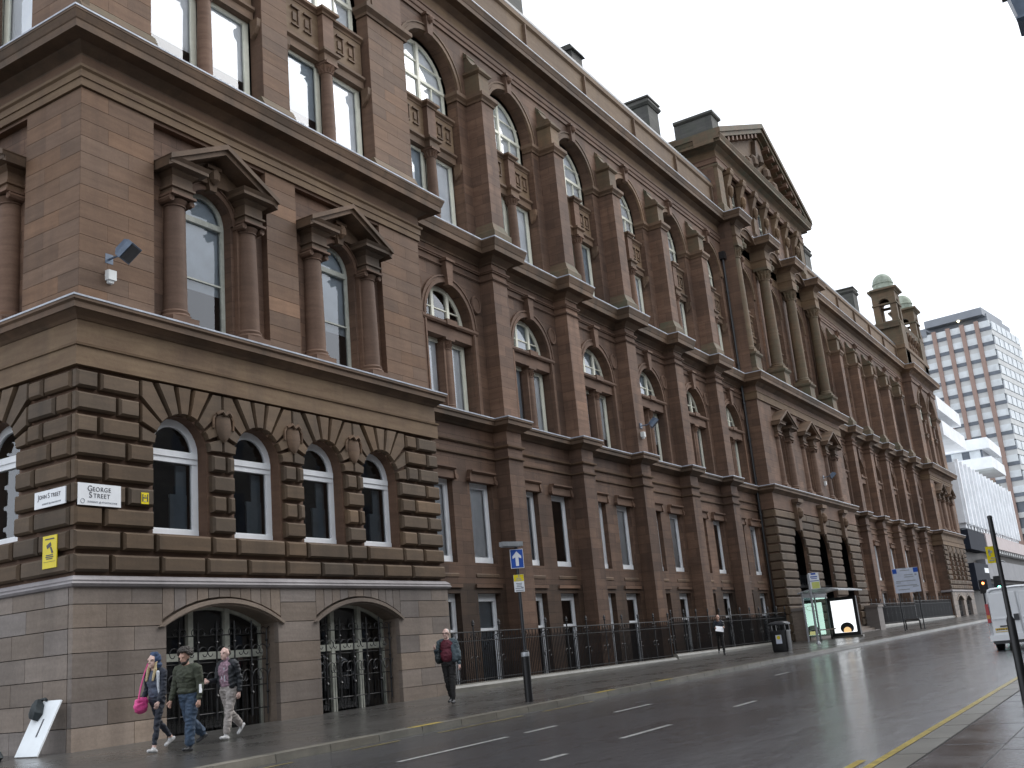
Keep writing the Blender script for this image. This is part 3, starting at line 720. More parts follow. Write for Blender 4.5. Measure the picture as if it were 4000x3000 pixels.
# moulded courses round the near pavilion and its side street return
def pav_path(x0, side=True):
    if side: return [(0, PW), (0, 0), (PW, 0), (PW, WY + 0.2)]
    return [(x0, WY + 0.2), (x0, 0), (x0 + PW, 0), (x0 + PW, 14)]
for pth in (pav_path(0), pav_path(P2X, False)):
    course('base_course', pth, [(-0.1, 3.0), (0.13, 3.0), (0.19, 3.02), (0.22, 3.07), (0.19, 3.11), (0.2, 3.14), (0.15, 3.19), (0.1, 3.23), (-0.1, 3.23)], 'granite_pale')
    course('architrave', pth, prof_band(7.47, 7.93, 0.16), 'sandstone_pale')
    course('frieze', pth, [(-0.1, 7.935), (0.12, 7.935), (0.12, 8.44), (-0.1, 8.44)], 'sandstone_pale')
    course('string_cornice', pth, [(-0.1, 8.442), (0.14, 8.442), (0.2, 8.5), (0.34, 8.6), (0.37, 8.6), (0.37, 8.72), (0.42, 8.76), (0.42, 8.82), (-0.1, 8.82)], 'sandstone_sooty')
    course('lead_flashing', pth, prof_lead(8.82, 0.42), 'lead')
    course('architrave', pth, [(-0.1, 13.86), (0.07, 13.86), (0.07, 14.05), (0.1, 14.055), (0.1, 14.22), (0.15, 14.26), (0.16, 14.32), (-0.1, 14.32)], 'sandstone_pale')
    course('frieze', pth, [(-0.1, 14.323), (0.06, 14.323), (0.06, 14.6), (-0.1, 14.6)], 'sandstone_ashlar')
    course('cornice', pth, prof_cornice(14.602, 15.25, 0.7), 'sandstone_sooty')
    course('lead_flashing', pth, prof_lead(15.25, 0.7), 'lead')
    course('main_architrave', pth, prof_band(23.7, 24.13, 0.1), 'sandstone')
    course('main_cornice', pth, prof_cornice(24.6, 25.3, 0.75), 'sandstone_moulding')
    course('lead_flashing', pth, prof_lead(25.3, 0.75), 'lead')
    course('parapet', pth, [(-0.5, 25.3), (0.0, 25.32), (0.0, 27.15), (0.1, 27.2), (0.1, 27.55), (-0.5, 27.6)], 'sandstone_pale')

# --- upper storey windows (pair of lights with column, carved apron, arched light above)
def upper_bay(xc, r, wy, loc=(0, 0, 0), rz=0.0, blinds=('blind', 'blind'), up='blind', zs=21.3, key=0):
    """everything that fills one tall arched bay of the second floor; xc along the front, r half width"""
    def put(me, n): return place(me, n, BLD, Vector(loc) + Matrix.Rotation(rz, 3, 'Z') @ Vector((xc, wy, 0)), rz)
    K = ('ub', r)
    if K not in UB:
        L = []
        L.append(('archivolt', archivolt((0, 2 * r, 15.3, zs, r), 0.3, 0.0, -0.1).mesh('archivolt', 'sandstone_moulding')))
        mb = keystone(zs + r - 0.12, zs + r + 0.62, 0.3, 0.42, 0.0, -0.2)
        mb.lathe((0, -0.22, zs + r + 0.52), [(0.02, -0.2), (0.12, -0.1), (0.14, 0.02), (0.09, 0.12), (0.02, 0.16)], 8)
        L.append(('keystone', mb.mesh('keystone', 'sandstone')))
        mb = MB(); mb.box(-r + 0.1, r - 0.1, 0.24, 0.7, 18.62, 20.0)
        L.append(('apron_panel', mb.mesh('apron_panel', 'sandstone_pale')))
        mb = MB(); mb.sweep([(-r + 0.08, 0.24), (-0.26, 0.24), (-0.26, 0.02), (0.26, 0.02), (0.26, 0.24), (r - 0.08, 0.24)], [(-0.2, 20.0), (0.02, 20.0), (0.04, 20.06), (0.12, 20.12), (0.12, 20.2), (-0.2, 20.2)]); L.append(('sill', mb.mesh('sill', 'sandstone_sooty')))
        mb = MB(); mb.sweep([(-r + 0.08, 0.24), (-0.26, 0.24), (-0.26, 0.02), (0.26, 0.02), (0.26, 0.24), (r - 0.08, 0.24)], [(-0.2, 18.42), (0.03, 18.42), (0.03, 18.66), (0.11, 18.72), (0.11, 18.8), (-0.2, 18.8)]); L.append(('lintel', mb.mesh('lintel', 'sandstone_sooty')))
        mb = MB(); mb.box(-0.24, 0.24, 0.04, 0.3, 18.8, 20.0); L.append(('pedestal', mb.mesh('pedestal', 'sandstone')))
        for s in (-1, 1):
            for k in (0, 1):
                mb = MB(); x = s * (0.72 + k * 0.52) - 0.16
                if abs(x) + 0.3 > r: continue
                mb.box(x, x + 0.32, 0.19, 0.24, 19.15, 19.2); mb.box(x + 0.27, x + 0.32, 0.19, 0.24, 19.2, 19.72); mb.box(x, x + 0.32, 0.17, 0.24, 19.72, 19.78); mb.box(x + 0.05, x + 0.2, 0.2, 0.24, 19.32, 19.58)
                L.append(('carved_square', mb.mesh('carved_square', 'sandstone_sooty')))
        L.append(('column', column((0, 0.2), 0.2, 15.3, 18.42, 0.34, 0.3, 'cor').mesh('column', 'sandstone', True)))
        for s in (-1, 1):
            mb = MB(); mb.prism_x([(0.0, 18.42), (0.02, 18.2), (0.12, 18.0), (0.26, 17.86), (0.3, 18.42)], s * (r - 0.02) - 0.12, s * (r - 0.02) + 0.12); L.append(('bracket', mb.mesh('bracket', 'sandstone_sooty')))
        UB[K] = L
    for n, me in UB[K]: put(me, n)
    for s, bl in zip((-1, 1), blinds):
        w = r - 0.14
        op = (s * (w / 2 + 0.07), w, 15.3, 18.5, 0)
        l = Vector(loc) + Matrix.Rotation(rz, 3, 'Z') @ Vector((xc, wy + 0.42, 0))
        window(op, 'cream_paint', [], 0.17, l, rz, bl, key=('lo', s, r))
    l = Vector(loc) + Matrix.Rotation(rz, 3, 'Z') @ Vector((xc, wy + 0.48, 0))
    ra = r - 0.12
    window((0, 2 * ra, 20.15, zs, ra), 'cream_paint', [(-0.07, 0.07, 20.2, zs + ra - 0.05, -0.03), (-ra, ra, 21.3, 21.42, -0.02), (-ra * 0.95, ra * 0.95, 22.02, 22.07), (-ra * 0.5 - 0.025, -ra * 0.5 + 0.025, 20.2, 21.35), (ra * 0.5 - 0.025, ra * 0.5 + 0.025, 20.2, 21.35)], 0.13, l, rz, up, key=('up', r))
UB = {}
bls = ['blind', 'blind', 'blind_grey', None]
for i, x in enumerate(REC):
    upper_bay(x, 1.85, 0.0, (0, 0, 0), 0, (('blind', 'blind'), ('blind_grey', 'blind'))[i], 'blind', 21.25)
    upper_bay(x, 1.85, 0.0, (0, PW, 0), -math.pi / 2, ('blind', 'blind'), None, 21.25)
    upper_bay(x, 1.85, 0.0, (P2X, 0, 0), 0, ('blind', 'blind'), 'blind', 21.25)
for kw in (dict(loc=(0, 0, 0)), FL, dict(loc=(P2X, 0, 0))):        # impost courses between the pavilion arches
    for a, b in ((0.0 if kw is FL else -0.1, REC[0] - 1.85), (REC[0] + 1.85, REC[1] - 1.85), (REC[1] + 1.85, PW - (0.02 if kw is FL else -0.1))):
        mb = MB(); mb.sweep([(a, 0.4), (a, 0.0), (b, 0.0), (b, 0.4)], [(-0.05, 21.02), (0.06, 21.02), (0.08, 21.1), (0.2, 21.22), (0.2, 21.36), (-0.05, 21.36)])
        place(mb.mesh('impost', 'sandstone_sooty'), 'impost', BLD, **kw)

# --- wings -------------------------------------------------------------------------------------
HB = PITCH / 2
def wing_bay_wall():
    mb = MB()
    wall_row(mb, -HB, HB, 3.3, 8.82, WY, [(-1.17, 1.36, 3.95, 6.62, 0), (1.17, 1.36, 3.95, 6.62, 0)], 0.4)
    wall_row(mb, -HB, HB, 8.82, 15.2, WY, [(0, 2.7, 8.9, 12.0, 1.35)], 0.55)
    wall_row(mb, -HB, HB, 15.2, 25.3, WY, [(0, 3.4, 15.3, 21.3, 1.7)], 0.45)
    return mb.mesh('wall', 'sandstone_jointed')
WB_ME = wing_bay_wall()
mb = MB(); wall_row(mb, -HB, HB, -3.0, 3.3, WY, [(-1.17, 1.36, -2.6, 2.99, 0), (1.17, 1.36, -2.6, 2.99, 0)], 0.4); WBL_ME = mb.mesh('basement_wall', 'sandstone_grimy_shaded')
parts = []
for s in (-1, 1):
    x = s * 1.17
    mb = MB(); mb.box(x - 0.68, x + 0.68, WY - 0.1, WY + 0.1, 6.6, 6.86); mb.sweep([(x - 0.72, WY), (x + 0.72, WY)], [(-0.05, 6.86), (0.12, 6.86), (0.2, 6.92), (0.2, 6.97), (-0.05, 7.0)])
    for q in (-1, 1):
        mb.tube([(x + q * 0.76, WY + 0.05, 6.66), (x + q * 0.76, WY - 0.16, 6.66)], 0.09, 10)
        mb.prism([(x + q * 0.7, 6.66), (x + q * 0.82, 6.62), (x + q * 0.74, 6.98), (x + q * 0.66, 6.98)][::q], WY - 0.13, WY + 0.05)
    parts.append(('window_hood', mb.mesh('window_hood', 'sandstone')))
    mb = MB(); mb.prism_x([(WY - 0.02, 3.58), (WY + 0.19, 3.94), (WY + 0.38, 3.94), (WY + 0.38, 3.5), (WY - 0.02, 3.5)], x - 0.68, x + 0.68); parts.append(('sloping_sill', mb.mesh('sloping_sill', 'sandstone_sooty')))
    mb = MB(); mb.box(x - 0.78, x + 0.78, WY - 0.06, WY + 0.1, 3.16, 3.27); parts.append(('sill_band', mb.mesh('sill_band', 'sandstone')))
mb = archivolt((0, 2.7, 8.9, 12.0, 1.35), 0.27, WY, WY - 0.1); parts.append(('archivolt', mb.mesh('archivolt', 'sandstone')))
for s in (-1, 1):
    mb = MB(); mb.box(s * 1.49 - 0.13, s * 1.49 + 0.13, WY - 0.08, WY + 0.05, 8.85, 12.0); mb.box(s * 1.43 - 0.04, s * 1.43 + 0.04, WY - 0.11, WY + 0.05, 8.85, 12.0); parts.append(('jamb', mb.mesh('jamb', 'sandstone')))
    mb = MB(); c = (s * 1.75, WY, 13.0)
    pts = [(c[0] + 0.24 * math.cos(t * math.pi / 10), WY - 0.05, 13.0 + 0.3 * math.sin(t * math.pi / 10)) for t in range(21)]; mb.tube(pts, 0.05, 5)
    mb.prism([(c[0] + 0.2 * math.cos(t * math.pi / 8), 13.0 + 0.26 * math.sin(t * math.pi / 8)) for t in range(16)], WY - 0.06, WY + 0.02); parts.append(('roundel', mb.mesh('roundel', 'sandstone')))
mb = keystone(13.25, 14.1, 0.26, 0.42, WY, WY - 0.22); parts.append(('keystone', mb.mesh('keystone', 'sandstone')))
mb = MB(); mb.box(-1.37, 1.37, WY - 0.02, WY + 0.5, 11.42, 11.8); mb.sweep([(-1.62, WY), (1.62, WY)], [(-0.4, 11.8), (0.1, 11.8), (0.14, 11.86), (0.14, 11.94), (-0.4, 11.94)]); mb.box(-0.3, 0.3, WY - 0.17, WY + 0.2, 11.82, 12.02); parts.append(('stone_transom', mb.mesh('stone_transom', 'sandstone')))
mb = column((0, WY + 0.22), 0.2, 8.86, 11.42, 0.4, 0.28, 'cor'); mb.box(-0.24, 0.24, WY + 0.1, WY + 0.52, 8.86, 11.42); parts.append(('colonnette', mb.mesh('colonnette', 'sandstone', True)))
def wing_bay(x, far, i):
    l = (x, 0, 0)
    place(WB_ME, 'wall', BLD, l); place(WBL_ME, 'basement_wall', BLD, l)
    for n, me in parts: place(me, n, BLD, l)
    pick = lambda: random.choice(['blind', 'blind', 'blind_grey', None])
    for s in (-1, 1):
        b = None if (i, s) in ((1, 1), (4, 1)) else ('blind' if s > 0 else random.choice(['blind', 'blind_grey']))
        window((s * 1.17, 1.36, 3.95, 6.62, 0), 'white_paint', [(s * 1.17 - 0.62, s * 1.17 + 0.62, 3.98, 4.16, -0.05)], 0.19, (x, WY + 0.2, 0), 0, b if i else 'blind', key=('wg', s), full=True)
        window((s * 1.17, 1.36, -2.6, 2.99, 0), 'white_paint', [(s * 1.17 - 0.62, s * 1.17 + 0.62, 1.82, 1.9, -0.02), (s * 1.17 - 0.62, s * 1.17 + 0.62, 2.75, 2.92, -0.02)], 0.18, (x, WY + 0.22, 0), 0, random.choice([None, 'blind_grey', 'blind_grey']), key=('wl', s))
        window((s * 0.68, 1.25, 8.9, 11.45, 0), 'cream_paint', [], 0.16, (x, WY + 0.32, 0), 0, random.choice(['blind_grey', 'blind', 'blind']), key=('w1', s))
    window((0, 2.66, 11.95, 12.0, 1.33), 'cream_paint', [(-0.52, -0.38, 12.0, 13.22, -0.02), (0.38, 0.52, 12.0, 13.22, -0.02), (-1.2, 1.2, 12.5, 12.54)], 0.16, (x, WY + 0.3, 0), 0, random.choice([None, 'blind_grey']), key='fan')
    upper_bay(x, 1.7, WY, (0, 0, 0), 0, (random.choice(['blind', 'blind_grey']), 'blind' if i != 2 else 'blind_grey'), 'blind', 21.3)
for i, x in enumerate(W1B): wing_bay(x, False, i)
for i, x in enumerate(W2B): wing_bay(x, True, i)
# wall strips that close the bays against the pavilions and the centre
mb = MB()
for a, b in ((PW - 0.2, W1B[0] - HB), (W1B[-1] + HB, CX0 + 0.3), (CX1 - 0.3, W2B[0] - HB), (W2B[-1] + HB, P2X + 0.3)):
    if b > a: mb.face([(a, WY, -3), (b, WY, -3), (b, WY, 25.3), (a, WY, 25.3)])
mb.build('wall', 'sandstone_jointed', BLD, fix=False)

# piers
def pier_parts():
    L = []
    mb = MB(); mb.box(-0.475, 0.475, PY, WY + 0.1, -3, 8.5); L.append(('pier', mb.mesh('pier', 'sandstone_jointed')))
    mb = MB(); mb.box(-0.475, 0.475, PY, WY + 0.1, 8.7, 14.7); L.append(('pier', mb.mesh('pier', 'sandstone_jointed')))
    P2 = 0.14
    mb = MB(); mb.sweep([(-0.4, WY), (-0.4, P2), (0.4, P2), (0.4, WY)], [(-0.3, 15.25), (0.17, 15.25), (0.17, 15.75), (0.1, 15.85), (0.0, 16.12), (-0.3, 16.12)]); L.append(('pier_plinth', mb.mesh('pier_plinth', 'sandstone_mossy')))
    mb = MB(); mb.box(-0.4, 0.4, P2, WY + 0.1, 15.4, 21.1); L.append(('pier', mb.mesh('pier', 'sandstone_jointed')))
    mb = MB(); mb.sweep([(-HB + 1.7, WY + 0.4), (-HB + 1.7, WY), (-0.4, WY), (-0.4, P2), (0.4, P2), (0.4, WY), (HB - 1.7, WY), (HB - 1.7, WY + 0.4)], [(-0.05, 21.02), (0.05, 21.02), (0.07, 21.1), (0.16, 21.2), (0.16, 21.34), (-0.05, 21.36)]); L.append(('impost', mb.mesh('impost', 'sandstone_sooty')))
    mb = MB(); mb.box(-0.34, 0.34, P2 + 0.06, WY + 0.1, 21.36, 22.25); mb.sweep([(-0.34, WY), (-0.34, P2 + 0.06), (0.34, P2 + 0.06), (0.34, WY)], [(-0.2, 22.25), (0.03, 22.25), (0.1, 22.32), (0.1, 22.4), (-0.2, 22.46)]); L.append(('pier_cap', mb.mesh('pier_cap', 'sandstone_algae')))
    mb = MB()                                               # scroll bracket leaning back to the wall
    pts = [(P2 + 0.1, 22.4), (P2 + 0.08, 22.55), (P2 + 0.2, 22.68), (P2 + 0.32, 22.72), (P2 + 0.42, 22.85), (P2 + 0.52, 23.05), (WY - 0.08, 23.3), (WY + 0.05, 23.5), (WY + 0.05, 22.4)]
    mb.prism_x(pts, -0.26, 0.26)
    mb.tube([(-0.3, P2 + 0.22, 22.55), (0.3, P2 + 0.22, 22.55)], 0.13, 10); mb.tube([(-0.29, WY - 0.08, 23.2), (0.29, WY - 0.08, 23.2)], 0.09, 8)
    L.append(('scroll_bracket', mb.mesh('scroll_bracket', 'sandstone_mossy')))
    return L
PIER = pier_parts()
for x in W1P + W2P:
    for n, me in PIER: place(me, n, BLD, (x, 0, 0))
for a, b, ps in ((PW, CX0 + 0.1, W1P), (CX1 - 0.1, P2X, W2P)):
    pp = pier_path(a, b, ps); pu = [(a, WY), (b, WY)]
    course('architrave', pp, prof_band(7.45, 7.52, 0.03)); course('architrave', pp, prof_band(7.85, 7.93, 0.05))
    course('string_cornice', pp, [(-0.1, 8.44), (0.05, 8.44), (0.12, 8.5), (0.28, 8.6), (0.31, 8.6), (0.31, 8.72), (0.35, 8.76), (0.35, 8.82), (-0.1, 8.82)], 'sandstone_sooty')
    course('lead_flashing', pp, prof_lead(8.82, 0.35), 'lead')
    course('architrave', pp, prof_band(13.92, 14.0, 0.03), 'sandstone'); course('architrave', pp, prof_band(14.22, 14.32, 0.06), 'sandstone')
    course('cornice', pp, prof_cornice(14.55, 15.25, 0.62), 'sandstone_sooty')
    course('lead_flashing', pp, prof_lead(15.25, 0.62), 'lead')
    course('main_architrave', pu, prof_band(23.66, 23.9, 0.06), 'sandstone'); course('main_architrave', pu, prof_band(23.905, 24.13, 0.1), 'sandstone')
    course('main_frieze', pu, [(-0.1, 24.135), (0.04, 24.135), (0.04, 24.7), (-0.1, 24.7)], 'sandstone_pale')
    course('main_cornice', pu, prof_cornice(24.62, 25.3, 0.7), 'sandstone_moulding')
    course('lead_flashing', pu, prof_lead(25.3, 0.7), 'lead')
    course('parapet', pu, [(-0.45, 25.3), (0.12, 25.32), (0.12, 25.6), (0.06, 25.65), (0.06, 27.12), (0.16, 27.2), (0.16, 27.42), (0.1, 27.5), (-0.45, 27.55)], 'sandstone_pale')
    course('gutter', pu, [(-0.5, 27.5), (0.04, 27.52), (0.06, 27.6), (0.02, 27.78), (-0.5, 27.9)], 'slate')
    for k in range(7):                                     # joint strips of the parapet panels
        mb = MB(); x = a + 4.6 + k * PITCH
        if x < b: mb.box(x - 0.04, x + 0.04, WY - 0.2, WY, 25.66, 27.1); mb.build('parapet_joint', 'sandstone_sooty', BLD)

# --- centre block ------------------------------------------------------------------------------
CD = [CXM - 5.05, CXM, CXM + 5.05]
CC = [CXM - 1.5 * PITCH, CXM - 0.5 * PITCH, CXM + 0.5 * PITCH, CXM + 1.5 * PITCH]
CW = [CXM - PITCH, CXM, CXM + PITCH]
door_ops = [(x, 2.5, -1, 5.4, 1.25) for x in CD]
mb = MB()
wall_row(mb, CX0, CX1, -3, 8.82, 0.0, door_ops, 0.16)
wall_row(mb, CX0, CX1, 8.82, 15.2, 0.0, [(x, 2.9, 8.82, 13.78, 0) for x in CD], 0.18)
for x in CD: wall_row(mb, x - 1.45, x + 1.45, 8.82, 13.78, 0.18, [(x, 1.44, 8.9, 11.97, 0.72)], 0.34)
wall_row(mb, CX0, CX1, 15.2, 25.3, WY, [(x, 3.4, 15.3, 21.3, 1.7) for x in CW], 0.45)
mb.build('wall', 'sandstone_jointed', BLD)
for x in CD: first_floor_aedicule(x, dict(loc=(0, 0, 0)), 'blind_grey')
for x in CW: upper_bay(x, 1.7, WY, (0, 0, 0), 0, ('blind', 'blind'), 'blind', 21.3)
def centre_rustic():
    bl = []; zs = [0.3 + 0.483 * i for i in range(16)]
    for i in range(15):
        za, zb = zs[i] + 0.045, zs[i + 1] - 0.045; x = CX0 - 0.1; segs = []
        for op in door_ops:
            zt = 5.4; hw = 1.28 if zb < zt else (1.28 if zb < zt + 0.3 else (1.05 if zb < zt + 0.8 else (0.75 if zb < 6.7 else 0)))
            if hw > 0: segs.append((x, op[0] - hw)); x = op[0] + hw
            elif zb < 7.9: segs.append((x, op[0] - 0.34)); x = op[0] + 0.34
        segs.append((x, CX1 + 0.1))
        for a, b in segs:
            for a2, b2 in split(a, b, 2.6, i % 2): bl.append(rect(a2 + 0.012, b2 - 0.012, za, zb))
    return bl
emit_blocks(centre_rustic(), 'rusticated_block', 'sandstone_rustic', 0.0, 0.12, 0.04, None, False)
fb = []
for i in range(15):                                         # left return of the centre block
    fb.append(rect(-0.62, -0.005, 0.3 + 0.483 * i + 0.035, 0.3 + 0.483 * (i + 1) - 0.035))
emit_blocks(fb, 'rusticated_block', 'sandstone_rustic', 0.0, 0.1, 0.04, dict(loc=(CX0, 0, 0), rz=-math.pi / 2))
mb = MB(); mb.box(CX0 + 0.4, CX1 - 0.4, 3.4, 3.5, 0, 8); mb.box(CX0 + 0.4, CX0 + 0.5, 0.6, 3.4, 0, 8); mb.box(CX1 - 0.5, CX1 - 0.4, 0.6, 3.4, 0, 8); mb.box(CX0 + 0.4, CX1 - 0.4, 0.6, 3.4, 7.6, 7.7); mb.build('porch_lining', 'unlit_interior', BLD)  # box painted near-black so the porch arches read dark
for x in CD:
    mb = keystone(6.5, 8.0, 0.5, 0.72, 0.0, -0.3); mb.box(-0.5, 0.5, -0.5, 0, 8.09, 8.3); mb.lathe((0, -0.34, 7.5), [(0.02, -0.35), (0.18, -0.2), (0.22, 0.05), (0.15, 0.25), (0.02, 0.32)], 10)
    place(mb.mesh('door_keystone', 'sandstone_sooty'), 'door_keystone', BLD, (x, 0, 0))
    d = MB()
    d.box(-1.25, 1.25, 2.9, 2.98, 0, 4.2); d.box(-1.3, 1.3, 2.85, 3.0, 4.2, 4.4)
    for k in range(4): d.box(-1.1 + k * 0.56, -0.66 + k * 0.56, 2.86, 2.9, 0.6, 2.0); d.box(-1.1 + k * 0.56, -0.66 + k * 0.56, 2.86, 2.9, 2.2, 3.9)
    place(d.mesh('door', 'dark_metal'), 'door', BLD, (x, 0, 0))
    f = MB(); f.face([(p[0], 2.95, p[1]) for p in arc((0, 2.5, 4.4, 5.4, 1.25))][::-1]); place(f.mesh('fanlight', 'window_glass', fix=False), 'fanlight', BLD, (x, 0, 0))
    l = MB(); l.tube([(0, 0.75, 6.4), (0, 0.75, 5.75)], 0.015, 5); l.lathe((0, 0.75, 5.1), [(0.06, 0), (0.2, 0.1), (0.24, 0.5), (0.1, 0.62), (0.02, 0.68)], 8); place(l.mesh('porch_lantern', 'plastic_white', True), 'porch_lantern', BLD, (x - 0.45, 0, 0))
for x0_, x1_ in ((CX0 + 0.05, CX0 + 1.35), (CX1 - 1.6, CX1 - 0.2)):
    mb = MB(); mb.box(x0_, x1_, -0.95, -0.02, 0, 1.9); mb.box(x0_ - 0.07, x1_ + 0.07, -1.02, -0.02, 1.9, 2.05); mb.build('entrance_pedestal', 'granite', BLD)
for k in range(4):
    mb = MB(); mb.box(CX0 + 1.4, CX1 - 1.65, -0.9 + 0.3 * k, 1.5, 0.0, 0.34 + 0.13 * (k + 1)); mb.build('step', 'granite', BLD)
cpath = [(CX0, WY + 0.2), (CX0, 0), (CX1, 0), (CX1, WY + 0.2)]
course('string_cornice', cpath, [(-0.1, 8.442), (0.14, 8.442), (0.2, 8.5), (0.34, 8.6), (0.37, 8.6), (0.37, 8.72), (0.42, 8.76), (0.42, 8.82), (-0.1, 8.82)], 'sandstone_sooty')
course('lead_flashing', cpath, prof_lead(8.82, 0.42), 'lead')
course('frieze', cpath, [(-0.1, 7.56), (0.1, 7.56), (0.1, 8.44), (-0.1, 8.44)], 'sandstone')
course('architrave', cpath, prof_band(13.86, 14.32, 0.08), 'sandstone_pale')
course('frieze', cpath, [(-0.1, 14.323), (0.06, 14.323), (0.06, 14.6), (-0.1, 14.6)], 'sandstone')
course('cornice', cpath, prof_cornice(14.602, 15.25, 0.72), 'sandstone_sooty')
course('lead_flashing', cpath, prof_lead(15.25, 0.72), 'lead')
mb = MB(); mb.box(CX0 + 0.02, CX1 - 0.02, 0.02, WY, 15.1, 15.22); mb.build('terrace', 'sandstone', BLD)
CY = 0.28
for i, x in enumerate(CC):
    mb = MB(); mb.sweep([(x - 0.5, WY), (x - 0.5, CY - 0.5), (x + 0.5, CY - 0.5), (x + 0.5, WY)], [(-0.4, 15.25), (0.16, 15.25), (0.16, 15.55), (0.02, 15.75), (0.0, 16.45), (0.12, 16.55), (0.14, 16.66), (0.0, 16.7), (-0.4, 16.7)]); mb.build('column_pedestal', 'sandstone_mossy', BLD)
    column((x, CY), 0.37, 16.7, 23.5, 0.85, 0.42, 'cor').build('giant_column', 'sandstone_algae', BLD, True)
    mb = MB(); mb.box(x - 0.36, x + 0.36, WY - 0.12, WY + 0.05, 16.0, 23.5); mb.build('pilaster', 'sandstone', BLD)
rp = [(CX0, WY)]
for x in CC: rp += [(max(CX0 + 0.02, x - 0.46), WY), (max(CX0 + 0.02, x - 0.46), CY - 0.44), (x + 0.46, CY - 0.44), (x + 0.46, WY)]
rp.append((CX1, WY))
rp = [p for i, p in enumerate(rp) if i == 0 or (Vector(p) - Vector(rp[i - 1])).length > 1e-3]
course('main_architrave', rp, prof_band(23.5, 24.0, 0.02), 'sandstone_pale')
course('main_frieze', rp, [(-0.1, 24.005), (0.0, 24.005), (0.0, 24.7), (-0.1, 24.7)], 'sandstone_pale')
course('main_cornice', rp, prof_cornice(24.62, 25.3, 0.66), 'sandstone_moulding')
course('lead_flashing', rp, prof_lead(25.3, 0.66), 'lead')
for i in range(3):
    for k in (0, 1):                                       # segmental hoods with busts between the ressauts
        pass
    x = CW[i]
    mb = archivolt((0, 2.6, 24.7, 24.75, 0.55), 0.2, WY, WY - 0.75); place(mb.mesh('segmental_hood', 'sandstone_moulding'), 'segmental_hood', BLD, (x, 0, 0))
    mb = MB(); mb.lathe((0, WY - 0.25, 24.55), [(0.02, -0.5), (0.3, -0.35), (0.34, -0.1), (0.2, 0.08), (0.24, 0.2), (0.26, 0.38), (0.2, 0.52), (0.04, 0.6)], 10); place(mb.mesh('carved_head', 'sandstone_mossy', True), 'carved_head', BLD, (x, 0, 0))
# attic storey with brackets, pediment
AY = 0.3
mb = MB(); wall_row(mb, CX0, CX1, 25.3, 30.0, AY + 0.25, [(x, 2.0, 26.2, 28.6, 0) for x in CW], 0.5)
mb.face([(CX0, AY + 0.25, 25.3), (CX0, 12, 25.3), (CX0, 12, 30.0), (CX0, AY + 0.25, 30.0)]); mb.face([(CX1, AY + 0.25, 25.3), (CX1, 12, 25.3), (CX1, 12, 30.0), (CX1, AY + 0.25, 30.0)])
mb.build('attic_wall', 'sandstone_jointed', BLD)
for x in CW: window((0, 2.0, 26.2, 28.6, 0), 'cream_paint', [(-0.06, 0.06, 26.2, 28.6, -0.03), (-1, 1, 27.4, 27.5, -0.02)], 0.12, (x, AY + 0.6, 0), 0, 'blind_grey')
for x in (CX0 + 0.5, CX1 - 0.5):
    mb = MB(); mb.sweep([(x - 0.42, AY + 1.0), (x - 0.42, AY), (x + 0.42, AY), (x + 0.42, AY + 1.0)], [(-0.3, 25.3), (0.12, 25.3), (0.12, 26.0), (0.0, 26.2), (0.0, 28.5), (0.1, 28.62), (0.1, 28.75), (-0.3, 28.8)]); mb.build('attic_pilaster', 'sandstone_algae', BLD)
for i in range(7):                                          # tall figured brackets carrying the pediment
    x = CX0 + 2.0 + i * (CX1 - CX0 - 4.0) / 6
    mb = MB(); mb.prism_x([(AY + 0.3, 26.0), (AY + 0.1, 26.1), (AY + 0.08, 27.0), (AY + 0.14, 27.4), (AY + 0.02, 28.0), (AY - 0.16, 28.5), (AY - 0.3, 28.85), (AY - 0.3, 29.0), (AY + 0.3, 29.0)], x - 0.24, x + 0.24)
    mb.sweep([(x - 0.3, AY + 0.3), (x - 0.3, AY - 0.22), (x + 0.3, AY - 0.22), (x + 0.3, AY + 0.3)], [(-0.1, 28.6), (0.02, 28.6), (0.06, 28.7), (0.06, 28.8), (-0.1, 28.8)]); mb.lathe((x, AY - 0.02, 27.5), [(0.05, -0.4), (0.17, -0.1), (0.2, 0.2), (0.1, 0.4)], 8)
    mb.build('figured_bracket', 'sandstone_pale', BLD)
apath = [(CX0, 12), (CX0, AY), (CX1, AY), (CX1, 12)]
course('attic_architrave', apath, prof_band(28.8, 29.15, 0.06), 'sandstone')
course('attic_frieze', apath, [(-0.2, 29.155), (0.03, 29.155), (0.03, 29.6), (-0.2, 29.6)], 'sandstone_pale')
course('attic_cornice', apath, prof_cornice(29.6, 30.25, 0.75), 'sandstone_mossy')
PL, PR, PB, PA = CX0 - 0.8, CX1 + 0.8, 30.3, 34.75
ap = (CXM, PA)
mb = MB(); mb.prism([(CX0, PB - 0.1), (CX1, PB - 0.1), (CXM, PA - 0.9)], AY + 0.05, AY + 1.0); mb.build('tympanum', 'sandstone_pale', BLD)
